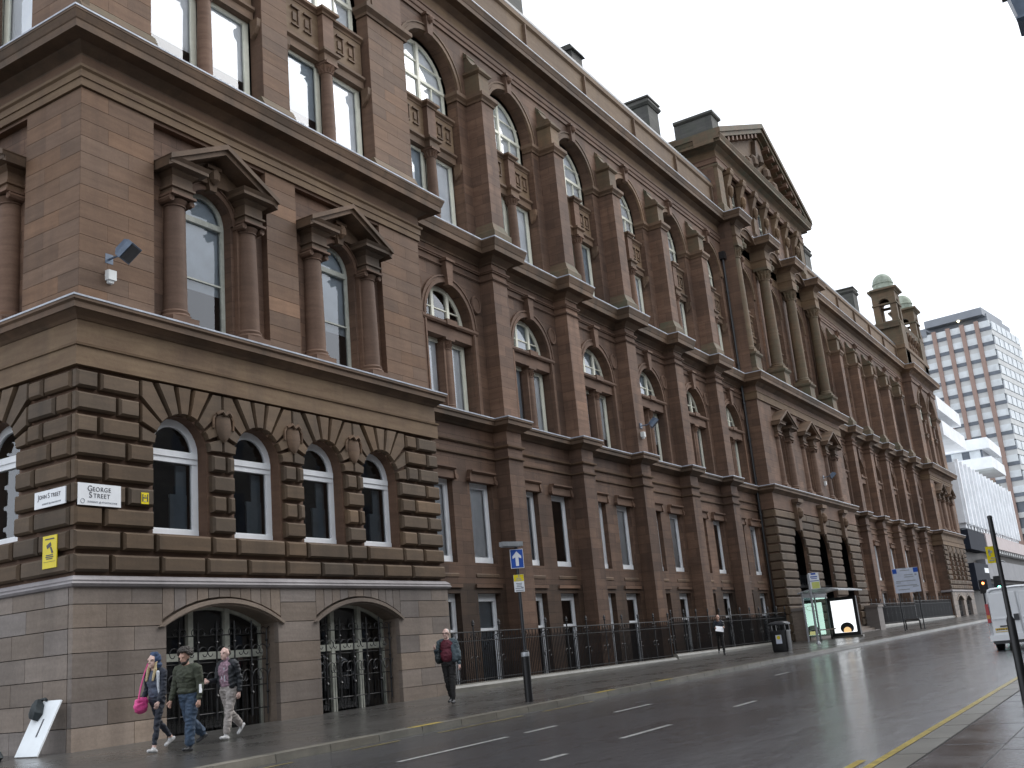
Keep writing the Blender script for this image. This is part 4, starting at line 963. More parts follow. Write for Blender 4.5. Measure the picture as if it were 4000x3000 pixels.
for s, xe in ((1, PL), (-1, PR)):
    for y0, th, zo, nm in ((AY - 0.78, 0.34, 0.0, 'raking_cornice'), (AY - 0.66, 0.3, -0.34, 'raking_cornice'), (AY - 0.3, 0.22, -0.64, 'raking_moulding')):
        mb = MB(); mb.prism([(xe, PB + zo + 0.3 - th), (CXM, PA + zo - th), (CXM, PA + zo), (xe, PB + zo + 0.3)][::s], y0, AY + 12 if zo == 0 else AY + 1.0); mb.build(nm, 'sandstone_mossy', BLD)
    for k in range(9):                                      # modillions under the raking cornice
        t = (k + 1.5) / 11; x = xe + (CXM - xe) * t; z = PB + 0.3 + (PA - PB - 0.3) * t - 0.66
        mb = MB(); mb.prism([(x - 0.16, z - 0.3 - s * 0.06), (x + 0.16, z - 0.3 + s * 0.06), (x + 0.16, z + s * 0.06), (x - 0.16, z - s * 0.06)], AY - 0.6, AY + 0.1); mb.build('modillion', 'sandstone', BLD)
mb = MB(); mb.prism([(CXM - 0.8, PA - 2.6), (CXM + 0.8, PA - 2.6), (CXM + 0.5, PA - 1.3), (CXM, PA - 1.1), (CXM - 0.5, PA - 1.3)], AY - 0.25, AY + 0.1)
for k in range(5): mb.lathe((CXM - 2.6 + k * 1.3, AY - 0.1, PB + 0.7 + 0.6 * (2 - abs(k - 2))), [(0.05, -0.5), (0.4, -0.3), (0.35, 0.2), (0.1, 0.5)], 8)
mb.build('pediment_carving', 'sandstone_sooty', BLD)
for x in (CX0 + 0.2, CX1 - 0.2):                            # acroterion blocks
    mb = MB(); mb.box(x - 0.62, x + 0.62, 0.05, 2.5, 30.2, 31.75); mb.sweep([(x - 0.62, 2.5), (x - 0.62, 0.05), (x + 0.62, 0.05), (x + 0.62, 2.5)], [(-0.5, 31.75), (0.05, 31.75), (0.14, 31.84), (0.14, 31.98), (-0.5, 32.02)]); mb.build('acroterion', 'chimney_stone', BLD)
    mb = MB(); mb.box(x - 0.5, x + 0.5, 2.5, 12, 30.2, 30.95); mb.build('side_parapet', 'sandstone_algae', BLD)
# --- roof, chimneys, attic and turrets of the far and near pavilions -----------------------------
mb = MB()
for a, b in ((0.4, CX0), (CX1, P2X + PW - 0.4)):
    mb.prism_x([(1.1, 27.4), (7.0, 30.6), (13.6, 27.4), (13.6, 25), (1.1, 25)], a, b)
mb.build('roof', 'slate', BLD)
mb = MB(); mb.prism([(CX0 + 0.1, 30.0), (CX1 - 0.1, 30.0), (CXM, 34.2)], AY + 0.9, 12.0); mb.build('roof', 'slate', BLD)
mb = MB(); mb.box(0.0, P2X + PW, 13.8, 14.0, -3, 27.4); mb.build('back_wall', 'sandstone', BLD)
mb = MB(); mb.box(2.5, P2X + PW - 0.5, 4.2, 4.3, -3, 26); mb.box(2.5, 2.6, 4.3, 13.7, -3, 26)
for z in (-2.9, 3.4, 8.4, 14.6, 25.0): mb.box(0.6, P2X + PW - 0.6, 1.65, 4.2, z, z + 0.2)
mb.build('interior_partition', 'unlit_interior', BLD)
for x, w, d, zt, mt in ((40.0, 1.5, 2.6, 32.2, 'chimney_stone'), (23.6, 2.0, 2.6, 33.4, 'chimney_stone'), (71.2, 1.7, 2.4, 31.9, 'chimney_stone'), (87.2, 1.7, 2.4, 32.4, 'chimney_stone')):
    mb = MB(); mb.box(x, x + w, 2.5, 2.5 + d, 27.5, zt - 0.5); mb.sweep([(x, 2.5 + d), (x, 2.5), (x + w, 2.5), (x + w, 2.5 + d)], [(-0.6, zt - 0.55), (0.05, zt - 0.55), (0.16, zt - 0.4), (0.16, zt - 0.28), (0.05, zt - 0.26), (0.05, zt - 0.12), (0.14, zt - 0.1), (0.14, zt), (-0.6, zt)])
    for k in range(2): mb.lathe((x + 0.45 + k * 0.8, 2.5 + d / 2, zt), [(0.2, 0), (0.17, 0.5), (0.2, 0.55)], 10) if zt > 33 else None
    mb.build('chimney', mt, BLD)
for x, z in ((28.3, 29.2), (12.5, 29.2)):
    mb = MB(); mb.box(x, x + 1.1, 1.5, 2.2, 27.6, z); mb.prism_x([(1.35, z), (2.3, z), (2.2, z + 0.28), (1.5, z + 0.28)], x - 0.1, x + 1.2); mb.build('roof_ventilator', 'chimney_stone', BLD)
def pav_top(x0):
    mb = MB(); mb.box(x0 + 0.3, x0 + PW - 0.3, 0.5, 9.0, 25.3, 29.5); mb.build('attic_wall', 'sandstone_jointed', BLD)
    course('attic_cornice', [(x0 + 0.3, 9), (x0 + 0.3, 0.5), (x0 + PW - 0.3, 0.5), (x0 + PW - 0.3, 9)], prof_cornice(29.2, 30.1, 0.5), 'sandstone_mossy')
    for k in range(6):
        mb = MB(); x = x0 + 2.6 + k * 1.4; mb.lathe((x, 0.35, 25.4), [(0.2, 0), (0.22, 0.3), (0.15, 0.5), (0.3, 2.0), (0.18, 2.6), (0.22, 3.0), (0.1, 3.5), (0.35, 3.9), (0.4, 4.2)], 8); mb.build('figured_bracket', 'sandstone_sooty', BLD)
    for x in (x0 + 0.15, x0 + PW - 2.55):
        for y0 in (0.1, 3.7):
            if y0 > 1 and x > x0 + 1: continue
        mb = MB(); mb.box(x, x + 2.4, 0.0, 2.4, 25.3, 30.3)
        mb.box(x - 0.06, x + 0.2, -0.06, 0.2, 25.4, 30.2); mb.build('turret_pier', 'sandstone_algae', BLD)
        mb = MB(); w = 2.3; xa = x + 0.05
        for cx_, cy_ in ((0, 0), (w - 0.62, 0), (0, w - 0.62), (w - 0.62, w - 0.62)): mb.box(xa + cx_, xa + cx_ + 0.62, 0.05 + cy_, 0.05 + cy_ + 0.62, 30.3, 32.75)
        ops = [(0, 1.06, 30.3, 32.2, 0.53)]
        for rot in range(4):
            t = MB(); wall_row(t, -0.531, 0.531, 32.2, 33.5, -1.13, [(0, 1.06, 32.2, 32.2, 0.53)], 0.5)
            m4 = Matrix.Translation((xa + w / 2, 0.05 + w / 2, 0)) @ Matrix.Rotation(rot * math.pi / 2, 4, 'Z')
            mb.idx([m4 @ Vector(v) for v in t.v], t.f)
        for cx_, cy_ in ((0, 0), (w - 0.62, 0), (0, w - 0.62), (w - 0.62, w - 0.62)): mb.box(xa + cx_ + 0.002, xa + cx_ + 0.618, 0.052 + cy_, 0.048 + cy_ + 0.618, 32.75, 33.5)
        mb.build('turret', 'sandstone_algae', BLD)
        p = [(xa, 0.05 + w), (xa, 0.05), (xa + w, 0.05), (xa + w, 0.05 + w), (xa, 0.05 + w)]
        course('turret_cornice', p, [(-0.2, 32.0), (0.1, 32.05), (0.1, 32.2), (-0.2, 32.22)], 'sandstone_mossy')
        course('turret_cornice', p, [(-1.0, 33.4), (0.05, 33.4), (0.12, 33.5), (0.34, 33.62), (0.34, 33.8), (-1.0, 33.9)], 'sandstone_mossy')
        mb = MB(); mb.lathe((xa + w / 2, 0.05 + w / 2, 33.85), [(1.12, 0.0), (1.14, 0.2), (1.02, 0.22), (1.0, 0.6), (1.07, 0.64), (1.07, 0.74)] + [(1.0 * math.cos(t * math.pi / 16), 0.78 + 1.05 * math.sin(t * math.pi / 16)) for t in range(8)] + [(0.02, 1.83)], 20)
        mb.build('turret_dome', 'dome_stone', BLD, True)
stone('dome_stone', (0.3, 0.33, 0.27), (0.4, 0.45, 0.37), (0.16, 0.19, 0.14), moss=0.5)
pav_top(P2X); pav_top(0.0)
# rainwater pipe in the angle of the centre block
mb = MB(); mb.tube([(CX0 - 0.22, WY - 0.15, 0.3), (CX0 - 0.22, WY - 0.15, 22.6)], 0.075, 8)
for z in (2, 5, 7.2, 9.3, 11.5, 13.6, 16, 18.2, 20.4): mb.lathe((CX0 - 0.22, WY - 0.15, z), [(0.1, 0), (0.105, 0.05), (0.1, 0.12)], 8)
mb.box(CX0 - 0.42, CX0 - 0.06, WY - 0.34, WY, 22.5, 22.95); mb.build('downpipe', 'black_iron', BLD)

# ------------------------------------------------------------------ railings in front of the basement area
def railing(x0, x1, steps, label):
    t = thing('area_railing', label, 'railing', ((x0 + x1) / 2, 0.15, gz((x0 + x1) / 2)), group='black iron railings along the building')
    for a, b, zt in steps:
        mb = MB(); mb.prism_x([(-0.02, zt - 1.2), (-0.02, zt - 0.1), (0.02, zt - 0.03), (0.1, zt), (0.24, zt), (0.32, zt - 0.04), (0.34, zt - 1.2)], a, b); mb.build('coping', 'kerb_granite', t)
        mb = MB()
        for dz, r in ((0.08, 0.014), (1.2, 0.016), (1.46, 0.02)): mb.tube([(a, 0.15, zt + dz), (b, 0.15, zt + dz)], r, 5)
        mb.build('rails', 'black_iron', t)
        mb = MB(); n = int((b - a) / 0.105)
        for i in range(n):
            x = a + (i + 0.5) * (b - a) / n
            mb.tube([(x, 0.15, zt), (x, 0.15, zt + 1.46 if i % 2 else zt + 1.3)], 0.016, 4)
        mb.build('bars', 'black_iron', t, kind='stuff')
        k = int((b - a) / 1.36)
        for i in range(k + 1):
            x = a + 0.1 + i * (b - a - 0.2) / k; mb = MB()
            mb.tube([(x, 0.15, zt), (x, 0.15, zt + 1.62)], 0.022, 6); mb.lathe((x, 0.15, zt + 1.62), [(0.02, 0), (0.05, 0.04), (0.03, 0.09), (0.055, 0.1), (0.04, 0.14), (0.01, 0.2)], 8)
            for s in (-1, 1):
                for zc, rr in ((1.33, 0.11), (0.62, 0.15)):
                    mb.tube([(x + s * (rr - rr * (1 - q / 16) * math.cos(q * 0.45)), 0.15, zt + zc + rr * (1 - q / 16) * math.sin(q * 0.45)) for q in range(13)], 0.011, 4)
            if i % 2 == 0: mb.tube([(x, 0.15, zt + 1.4), (x, 0.45, zt + 1.3), (x, 0.8, zt + 0.9)], 0.012, 4)
            mb.build('standard', 'black_iron', t)
railing(PW + 0.15, CX0 - 0.15, ((PW + 0.15, 28.5, 0.3), (28.62, CX0 - 0.15, 0.42)), 'black wrought iron railing on stone coping along the near basement area')
railing(CX1 + 0.15, P2X - 0.15, ((CX1 + 0.15, 78.0, 0.72), (78.1, P2X - 0.15, 0.86)), 'black iron railing between the entrance and the far end pavilion')

# ------------------------------------------------------------------ signs on the wall
def plate_thing(name, label, w, h, loc, rz, mat='sign_white', edge='sign_ink', cat='sign'):
    t = thing(name, label, cat, loc, rz, world_parts=False)
    mb = MB(); mb.box(-w / 2, w / 2, -0.012, 0.012, -h / 2, h / 2); b = place(mb.mesh('plate', mat), 'plate', t)
    return t
def letters(t, txt, size, x, z, mat='sign_ink', sx=1.0, sp=1.05, y=-0.016): place(text_mesh(txt, size, mat, sx=sx, spacing=sp), 'lettering', t, (x, y, z))
def stripes(t, rows, mat, y=-0.015, name='print'):
    mb = MB()
    for x0, x1, z0, z1 in rows: mb.box(x0, x1, y - 0.002, y + 0.004, z0, z1)
    place(mb.mesh(name, mat), name, t)
t = plate_thing('street_name_plate', 'white enamel street name plate reading George Street on the corner', 1.0, 0.44, (0.42, -0.165, 4.82), 0)
letters(t, 'G', 0.165, -0.235, 0.112); letters(t, 'EORGE', 0.125, 0.04, 0.105, sp=1.15); letters(t, 'S', 0.165, -0.22, -0.018); letters(t, 'TREET', 0.125, 0.04, -0.025, sp=1.15)
letters(t, 'INTERNET @ STRATHCLYDE', 0.05, 0.06, -0.15, 'ink_grey', 1.0, 1.1)
mb = MB(); mb.tube([(-0.4 + 0.045 * math.cos(a * 0.5), -0.014, -0.14 + 0.045 * math.sin(a * 0.5)) for a in range(13)], 0.007, 4); place(mb.mesh('emblem', 'ink_grey'), 'emblem', t)
t = plate_thing('street_name_plate', 'white street name plate reading John Street on the side street wall', 0.98, 0.34, (-0.165, 0.58, 4.83), -math.pi / 2)
letters(t, 'J', 0.15, -0.36, 0.05, sx=0.9); letters(t, 'OHN', 0.115, -0.215, 0.045, sx=0.9); letters(t, 'S', 0.15, -0.03, 0.05, sx=0.9); letters(t, 'TREET', 0.115, 0.19, 0.045, sx=0.9, sp=1.08)
letters(t, 'INTERNET @ STRATHCLYDE', 0.045, 0.06, -0.1, 'ink_grey', 0.95, 1.1)
t = plate_thing('hydrant_sign', 'small yellow hydrant plate marked H beside the first arched window', 0.19, 0.24, (1.53, -0.16, 4.84), 0, 'sign_yellow')
letters(t, 'H', 0.23, 0, 0.0, sx=1.1); stripes(t, [(-0.012, 0.012, 0.04, 0.065)], 'sign_ink'); stripes(t, [(-0.02, 0.02, -0.075, -0.055)], 'ink_grey')
t = plate_thing('camera_warning_sign', 'yellow surveillance camera warning sign on the side street corner', 0.44, 0.64, (-0.165, 0.55, 3.76), -math.pi / 2, 'sign_yellow')
mb = MB(); mb.prism([(-0.1, 0.13), (0.03, 0.19), (0.06, 0.12), (-0.07, 0.06)], -0.017, -0.012); mb.prism([(0.01, 0.09), (0.05, 0.1), (0.12, -0.02), (0.07, -0.04)], -0.017, -0.012); place(mb.mesh('camera_symbol', 'sign_ink'), 'camera_symbol', t)
stripes(t, [(-0.14, 0.14, 0.24, 0.265), (-0.11, 0.11, -0.075, -0.055), (-0.12, 0.12, -0.11, -0.09), (-0.09, 0.09, -0.145, -0.125), (-0.18, 0.18, -0.195, -0.19)], 'sign_ink')
t = plate_thing('stone_patch', 'pale repair stone set in the wall under a ground floor window', 0.62, 0.42, (41.6, 0.835, 3.62), 0, 'sandstone_repair', cat='stone') if False else None
# ------------------------------------------------------------------ floodlights
def floodlight(label, loc):
    t = thing('floodlight', label, 'floodlight', loc, group='floodlights on the building', world_parts=False)
    mb = MB(); mb.tube([(0, 0.62, -0.02), (0, 0.3, -0.02), (0.02, 0.12, 0.06)], 0.025, 6); mb.box(-0.1, 0.1, 0.58, 0.62, -0.12, 0.1); place(mb.mesh('arm', 'blue_grey_paint'), 'arm', t)
    m = Matrix.Rotation(R(26), 4, 'Z') @ Matrix.Rotation(R(46), 4, 'X')
    mb = MB(); mb.loft([[(-0.23, -0.1, -0.2), (0.23, -0.1, -0.2), (0.23, -0.1, 0.22), (-0.23, -0.1, 0.22)], [(-0.23, 0.02, -0.2), (0.23, 0.02, -0.2), (0.23, 0.02, 0.22), (-0.23, 0.02, 0.22)], [(-0.15, 0.16, -0.1), (0.15, 0.16, -0.1), (0.15, 0.16, 0.16), (-0.15, 0.16, 0.16)]])
    mb.v = [tuple(m @ Vector(v)) for v in mb.v]; place(mb.mesh('housing', 'blue_grey_paint'), 'housing', t)
    mb = MB(); mb.box(-0.2, 0.2, -0.112, -0.1, -0.17, 0.19); mb.v = [tuple(m @ Vector(v)) for v in mb.v]; place(mb.mesh('lens', 'dark_metal'), 'lens', t)
    mb = MB(); mb.box(-0.1, 0.1, 0.46, 0.62, -0.52, -0.3); mb.box(-0.06, 0.06, 0.5, 0.6, -0.58, -0.52); place(mb.mesh('junction_box', 'plastic_white'), 'junction_box', t)
floodlight('blue grey floodlight above the George Street name plate', (0.72, -0.6, 10.02))
floodlight('floodlight on a pier half way along the near wing', (28.35, -0.32, 10.15))
floodlight('small floodlight by the windows above the entrance arches', (55.9, -0.6, 10.4))

# ------------------------------------------------------------------ street furniture
def zt(x, y): return gz(x, y)
# one-way sign post
x, y = 7.45, -5.5; z = gz(x, y)
t = thing('sign_post', 'black post with blue one way arrow sign and yellow parking plate at the kerb', 'sign post', (x, y, z))
mb = MB(); mb.tube([(x, y, z), (x, y, z + 1.05)], 0.088, 12); mb.lathe((x, y, z + 1.05), [(0.088, 0), (0.08, 0.04), (0.05, 0.06)], 12); mb.build('base_sleeve', 'black_iron', t, True)
mb = MB(); mb.lathe((x, y, z + 0.97), [(0.091, 0), (0.091, 0.08), (0.075, 0.115)], 12); mb.build('collar', 'galvanised', t, True)
mb = MB(); mb.tube([(x, y, z + 1.0), (x, y, z + 3.4)], 0.038, 8); mb.build('post', 'dark_metal', t, True)
yaw = R(-52)
def turned(mb, loc, rz): 
    m4 = Matrix.Translation(loc) @ Matrix.Rotation(rz, 4, 'Z'); mb.v = [tuple(m4 @ Vector(v)) for v in mb.v]; return mb
mb = MB(); mb.box(-0.15, 0.15, -0.06, -0.045, -0.215, 0.215); s1 = turned(mb, (x, y, z + 3.12), yaw).build('arrow_sign', 'sign_white', t)
mb = MB(); mb.box(-0.138, 0.138, -0.064, -0.058, -0.203, 0.203); turned(mb, (x, y, z + 3.12), yaw).build('sign_face', 'sign_blue', s1)
mb = MB(); mb.prism([(-0.035, -0.165), (0.035, -0.165), (0.035, 0.03), (0.1, 0.0), (0.1, 0.055), (0, 0.165), (-0.1, 0.055), (-0.1, 0.0), (-0.035, 0.03)], -0.068, -0.062); turned(mb, (x, y, z + 3.12), yaw).build('arrow', 'sign_white', s1)
mb = MB(); mb.box(-0.115, 0.115, -0.06, -0.045, -0.19, 0.19); s2 = turned(mb, (x, y, z + 2.57), yaw).build('parking_plate', 'sign_white', t)
mb = MB(); mb.box(-0.112, 0.112, -0.064, -0.058, 0.045, 0.188); turned(mb, (x, y, z + 2.57), yaw).build('yellow_panel', 'sign_yellow', s2)
mb = MB()
for a, b, c_, d in ((-0.02, 0.03, 0.25, 0.3), (-0.08, 0.08, 0.18, 0.21), (-0.1, 0.1, 0.11, 0.14), (-0.1, 0.1, -0.02, 0.01), (-0.08, 0.08, -0.08, -0.05), (-0.09, 0.09, -0.14, -0.11), (-0.14, 0.05, -0.21, -0.18), (0.06, 0.14, -0.21, -0.15), (-0.14, 0.14, -0.29, -0.26)): mb.box(a * 0.66, b * 0.66, -0.067, -0.06, c_ * 0.58, d * 0.58)
turned(mb, (x, y, z + 2.57), yaw).build('print', 'ink_grey', s2)
mb = MB(); mb.box(-0.32, 0.26, -0.07, 0.07, 0.0, 0.1); mb.box(-0.3, 0.2, -0.05, 0.05, -0.02, 0.0); turned(mb, (x - 0.14, y, z + 3.4), R(-20)).build('sign_light', 'galvanised', t)
# litter bin
x, y = 29.4, -4.2; z = gz(x, y)
t = thing('litter_bin', 'black street litter bin with yellow sticker by the bus stop', 'bin', (x, y, z))
def rr(w, d, z_, n=4, r=0.08):
    pts = []
    for cx_, cy_, a0 in ((w - r, d - r, 0), (-w + r, d - r, 90), (-w + r, -d + r, 180), (w - r, -d + r, 270)):
        for k in range(n + 1): a = R(a0 + 90 * k / n); pts.append((x + cx_ + r * math.cos(a), y + cy_ + r * math.sin(a), z_))
    return pts
mb = MB(); mb.loft([rr(0.3, 0.3, z), rr(0.32, 0.32, z + 0.1), rr(0.33, 0.33, z + 0.78)]); mb.build('body', 'black_iron', t, True)
mb = MB(); mb.loft([rr(0.35, 0.35, z + 0.78), rr(0.35, 0.35, z + 0.83)]); mb.build('rim', 'dark_metal', t)
mb = MB()
for sx, sy in ((-1, -1), (1, -1), (1, 1), (-1, 1)): mb.box(x + sx * 0.27 - 0.04, x + sx * 0.27 + 0.04, y + sy * 0.27 - 0.04, y + sy * 0.27 + 0.04, z + 0.83, z + 1.06)
mb.build('hood_posts', 'black_iron', t)
mb = MB(); mb.loft([rr(0.36, 0.36, z + 1.05), rr(0.36, 0.36, z + 1.1), rr(0.28, 0.28, z + 1.17), rr(0.1, 0.1, z + 1.2, r=0.06)]); mb.build('hood', 'dark_metal', t, True)
mb = MB(); mb.box(x - 0.336, x - 0.331, y - 0.13, y + 0.11, z + 0.32, z + 0.66); mb.build('sticker', 'sign_grey_blue', t)
mb = MB(); mb.tube([(x - 0.335, y - 0.01, z + 0.56), (x - 0.342, y - 0.01, z + 0.56)], 0.075, 12); mb.build('sticker_disc', 'sign_yellow', t)
# bus stop flag
x, y = 37.2, -3.4; z = gz(x, y)
t = thing('bus_stop', 'grey bus stop pole with white and yellow flag in front of the entrance', 'bus stop', (x, y, z))
mb = MB(); mb.tube([(x, y, z), (x, y, z + 3.2)], 0.055, 10); mb.lathe((x, y, z), [(0.12, 0), (0.1, 0.06), (0.06, 0.12)], 10); mb.build('pole', 'galvanised', t, True)
yb = R(-62)
for n, bx, mt in (('flag_frame', (0.02, 0.5, -0.02, 0.02, 2.5, 3.25), 'sign_white'), ('route_panel', (0.12, 0.48, -0.026, -0.018, 2.52, 2.82), 'sign_lime'), ('blue_head', (0.14, 0.36, -0.026, -0.018, 3.16, 3.24), 'sign_blue')):
    mb = MB(); mb.box(*bx); turned(mb, (x, y, z), yb).build(n, mt, t)
mb = MB()
for a, b, c_, d in ((0.1, 0.42, 3.04, 3.09), (0.12, 0.4, 2.97, 3.0), (0.06, 0.48, 2.86, 2.89)): mb.box(a, b, -0.027, -0.018, c_, d)
turned(mb, (x, y, z), yb).build('print', 'sign_blue', t)
# bus shelter with lit advertising panel
plain('ad_white', (0.9, 0.93, 0.95), 0.4, emit=(0.93, 0.97, 1.0), estr=1.15); plain('ad_hair', (0.03, 0.03, 0.03), 0.5); plain('ad_face', (0.8, 0.5, 0.2), 0.4, emit=(1.0, 0.66, 0.3), estr=0.7); plain('ad_red', (0.5, 0.2, 0.22), 0.4)
sx0, sx1, sy0, sy1 = 41.3, 45.6, -3.35, -1.75
t = thing('bus_shelter', 'glass bus shelter with lit white advertising panel outside the entrance', 'bus shelter', (43.4, -2.5, gz(43.4, -2.5)))
z = gz(43.4, -2.5)
mb = MB(); n = 10
top = [(sy0 - 0.35 + (sy1 - sy0 + 0.5) * i / n, z + 2.45 + 0.16 * math.sin(math.pi * i / n)) for i in range(n + 1)]
mb.prism_x(top + [(p[0], p[1] - 0.06) for p in top[::-1]], sx0 - 0.25, sx1 + 0.2); mb.build('roof', 'clear_roof', t) if False else mb.build('roof', 'galvanised', t, True)
for px in (sx0, (sx0 + sx1) / 2, sx1): 
    mb = MB(); mb.box(px - 0.04, px + 0.04, sy1 - 0.04, sy1 + 0.04, z - 0.05, z + 2.46); mb.build('post', 'galvanised', t)
for a, b in ((sx0 + 0.06, (sx0 + sx1) / 2 - 0.06), ((sx0 + sx1) / 2 + 0.06, sx1 - 0.06)):
    mb = MB(); mb.face([(a, sy1, z + 0.2), (b, sy1, z + 0.2), (b, sy1, z + 2.2), (a, sy1, z + 2.2)]); mb.build('glass_panel', 'clear_glass', t, fix=False)
    mb = MB(); mb.box(a, b, sy1 - 0.03, sy1 + 0.03, z + 2.2, z + 2.42); mb.build('header', 'sea_green', t) if False else mb.build('header', 'dark_metal', t)
mb = MB(); mb.box(sx0 + 0.3, sx1 - 0.8, sy1 - 0.5, sy1 - 0.12, z + 0.5, z + 0.56); 
for px in (sx0 + 0.6, sx1 - 1.1): mb.box(px, px + 0.06, sy1 - 0.34, sy1 - 0.26, z, z + 0.5)
mb.build('bench', 'dark_metal', t)
mb = MB(); mb.box(sx1 - 0.12, sx1 + 0.12, sy0, sy1 - 0.06, z + 0.1, z + 2.15); panel = mb.build('advert_panel', 'black_iron', t)
mb = MB(); mb.box(sx1 - 0.135, sx1 - 0.12, sy0 + 0.17, sy1 - 0.24, z + 0.28, z + 1.98); mb.build('advert_face', 'ad_white', panel)
yc = (sy0 + sy1) / 2 - 0.03
mb = MB(); mb.tube([(sx1 - 0.14, yc + 0.3 * math.cos(a * R(15)), z + 1.7 + 0.13 * math.sin(a * R(15)) - 0.05 * math.cos(a * R(15))) for a in range(25)], 0.009, 4); mb.build('advert_sketch', 'ad_red', panel)
mb = MB(); mb.prism_x([(yc - 0.1 + 0.36 * math.cos(R(a)), z + 0.5 + 0.3 * math.sin(R(a))) for a in range(-30, 211, 15)] + [(yc - 0.36, z + 0.3), (yc + 0.15, z + 0.3)], sx1 - 0.143, sx1 - 0.137); mb.build('advert_hair', 'ad_hair', panel)
mb = MB(); mb.prism_x([(yc - 0.1 + 0.2 * math.cos(R(a)), z + 0.36 + 0.2 * math.sin(R(a))) for a in range(-20, 201, 20)] + [(yc - 0.28, z + 0.29), (yc + 0.1, z + 0.29)], sx1 - 0.147, sx1 - 0.144); mb.build('advert_portrait', 'ad_face', panel)
mb = MB(); mb.box(sx1 - 0.2, sx1 + 0.2, sy0 - 0.1, sy1, z - 0.05, z + 0.1); mb.build('plinth', 'kerb_granite', t)
# direction sign
x, y = 51.6, -4.9; z = gz(x, y)
t = thing('direction_sign', 'large white and blue road direction sign on two posts beyond the shelter', 'road sign', (x, y, z))
ys = R(-64)
for sx in (-0.55, 0.55): mb = MB(); mb.tube([(sx, 0.06, -0.02), (sx, 0.06, 3.4)], 0.035, 8); turned(mb, (x, y, z), ys).build('post', 'dark_metal', t)
mb = MB(); mb.box(-0.72, 0.72, -0.012, 0.012, 2.12, 3.52); turned(mb, (x, y, z), ys).build('panel', 'sign_grey_blue', t)
for a, b in ((-0.72, -0.48), (0.46, 0.72)): mb = MB(); mb.box(a, b, -0.018, -0.01, 3.24, 3.5); turned(mb, (x, y, z), ys).build('blue_patch', 'sign_blue', t)
mb = MB()
for a, b, c_, d in ((-0.3, 0.25, 3.36, 3.41), (-0.15, 0.1, 3.47, 3.5), (-0.1, 0.4, 3.1, 3.15), (-0.1, 0.42, 2.98, 3.03), (-0.6, 0.5, 2.76, 2.81), (-0.62, -0.35, 2.68, 2.72), (-0.6, 0.55, 2.5, 2.55), (0.3, 0.62, 2.42, 2.47), (-0.55, 0.1, 2.28, 2.33), (0.5, 0.62, 3.06, 3.16)): mb.box(a, b, -0.018, -0.01, c_, d)
turned(mb, (x, y, z), ys).build('print', 'ink_grey', t)
x, y = 52.2, -4.7; z = gz(x, y)
t = thing('cycle_stand', 'low black cycle hoop on the pavement under the direction sign', 'cycle stand', (x, y, z))
mb = MB(); mb.tube([(x - 1.6, y - 0.72, z), (x - 1.6, y - 0.72, z + 0.5), (x - 1.5, y - 0.68, z + 0.58), (x + 1.5, y + 0.68, z + 0.58), (x + 1.6, y + 0.72, z + 0.5), (x + 1.6, y + 0.72, z)], 0.04, 8); mb.build('hoop', 'black_iron', t, True)
# parking sign post in the foreground
x, y = 3.0, -16.0; z = gz(x, y)
t = thing('parking_sign_post', 'thin black post in the right foreground carrying a small yellow plate', 'sign post', (x, y, z))
mb = MB(); mb.tube([(x, y, z), (x, y, z + 1.05), (x, y, z + 1.1), (x, y, z + 2.45)], [0.06, 0.054, 0.034, 0.032], 12); mb.build('post', 'black_iron', t, True)
mb = MB(); mb.lathe((x, y, z + 2.45), [(0.036, 0), (0.03, 0.03), (0.0, 0.04)], 12); mb.build('cap', 'dark_metal', t)
mb = MB(); mb.box(-0.135, -0.035, -0.008, 0.008, 1.83, 2.06); pl = turned(mb, (x, y, z), R(-72)).build('yellow_plate', 'sign_yellow', t)
mb = MB(); mb.box(-0.11, -0.06, -0.012, -0.007, 1.97, 2.0); mb.box(-0.11, -0.09, -0.012, -0.007, 1.93, 2.02); mb.box(-0.12, -0.05, -0.012, -0.007, 1.86, 1.875); turned(mb, (x, y, z), R(-72)).build('print', 'ink_grey', pl)
mb = MB(); mb.tube([(0.0, 0, 1.9), (-0.09, 0, 1.9)], 0.012, 6); mb.tube([(0.0, 0, 1.86), (0.08, 0, 1.83)], 0.01, 6); turned(mb, (x, y, z), R(-72)).build('bracket', 'galvanised', t)
# street lantern over the near pavement (its lower corner shows at the top right)
lx, ly, lz = 0.0, -18.03, 7.75
t = thing('street_lantern', 'blue grey street lantern on a tall post, cut off at the top right', 'street lamp', (lx, ly, gz(lx, ly)))
mb = MB(); mb.tube([(lx, ly, gz(lx, ly)), (lx, ly, lz)], [0.1, 0.06], 10); mb.build('post', 'blue_grey_paint', t, True)
mb = MB()
for a, b in ((0, 0.04), (0.04, 0.5)): pass
def sq(h, z_): return [(lx - h, ly - h, z_), (lx + h, ly - h, z_), (lx + h, ly + h, z_), (lx - h, ly + h, z_)]
mb.loft([sq(0.2, lz), sq(0.24, lz + 0.03), sq(0.24, lz + 0.06), sq(0.22, lz + 0.07), sq(0.31, lz + 0.62)]); mb.build('housing', 'blue_grey_paint', t)
mb = MB(); mb.loft([sq(0.36, lz + 0.62), sq(0.36, lz + 0.68), sq(0.12, lz + 0.95), sq(0.05, lz + 1.1)]); mb.build('hood', 'dark_metal', t)
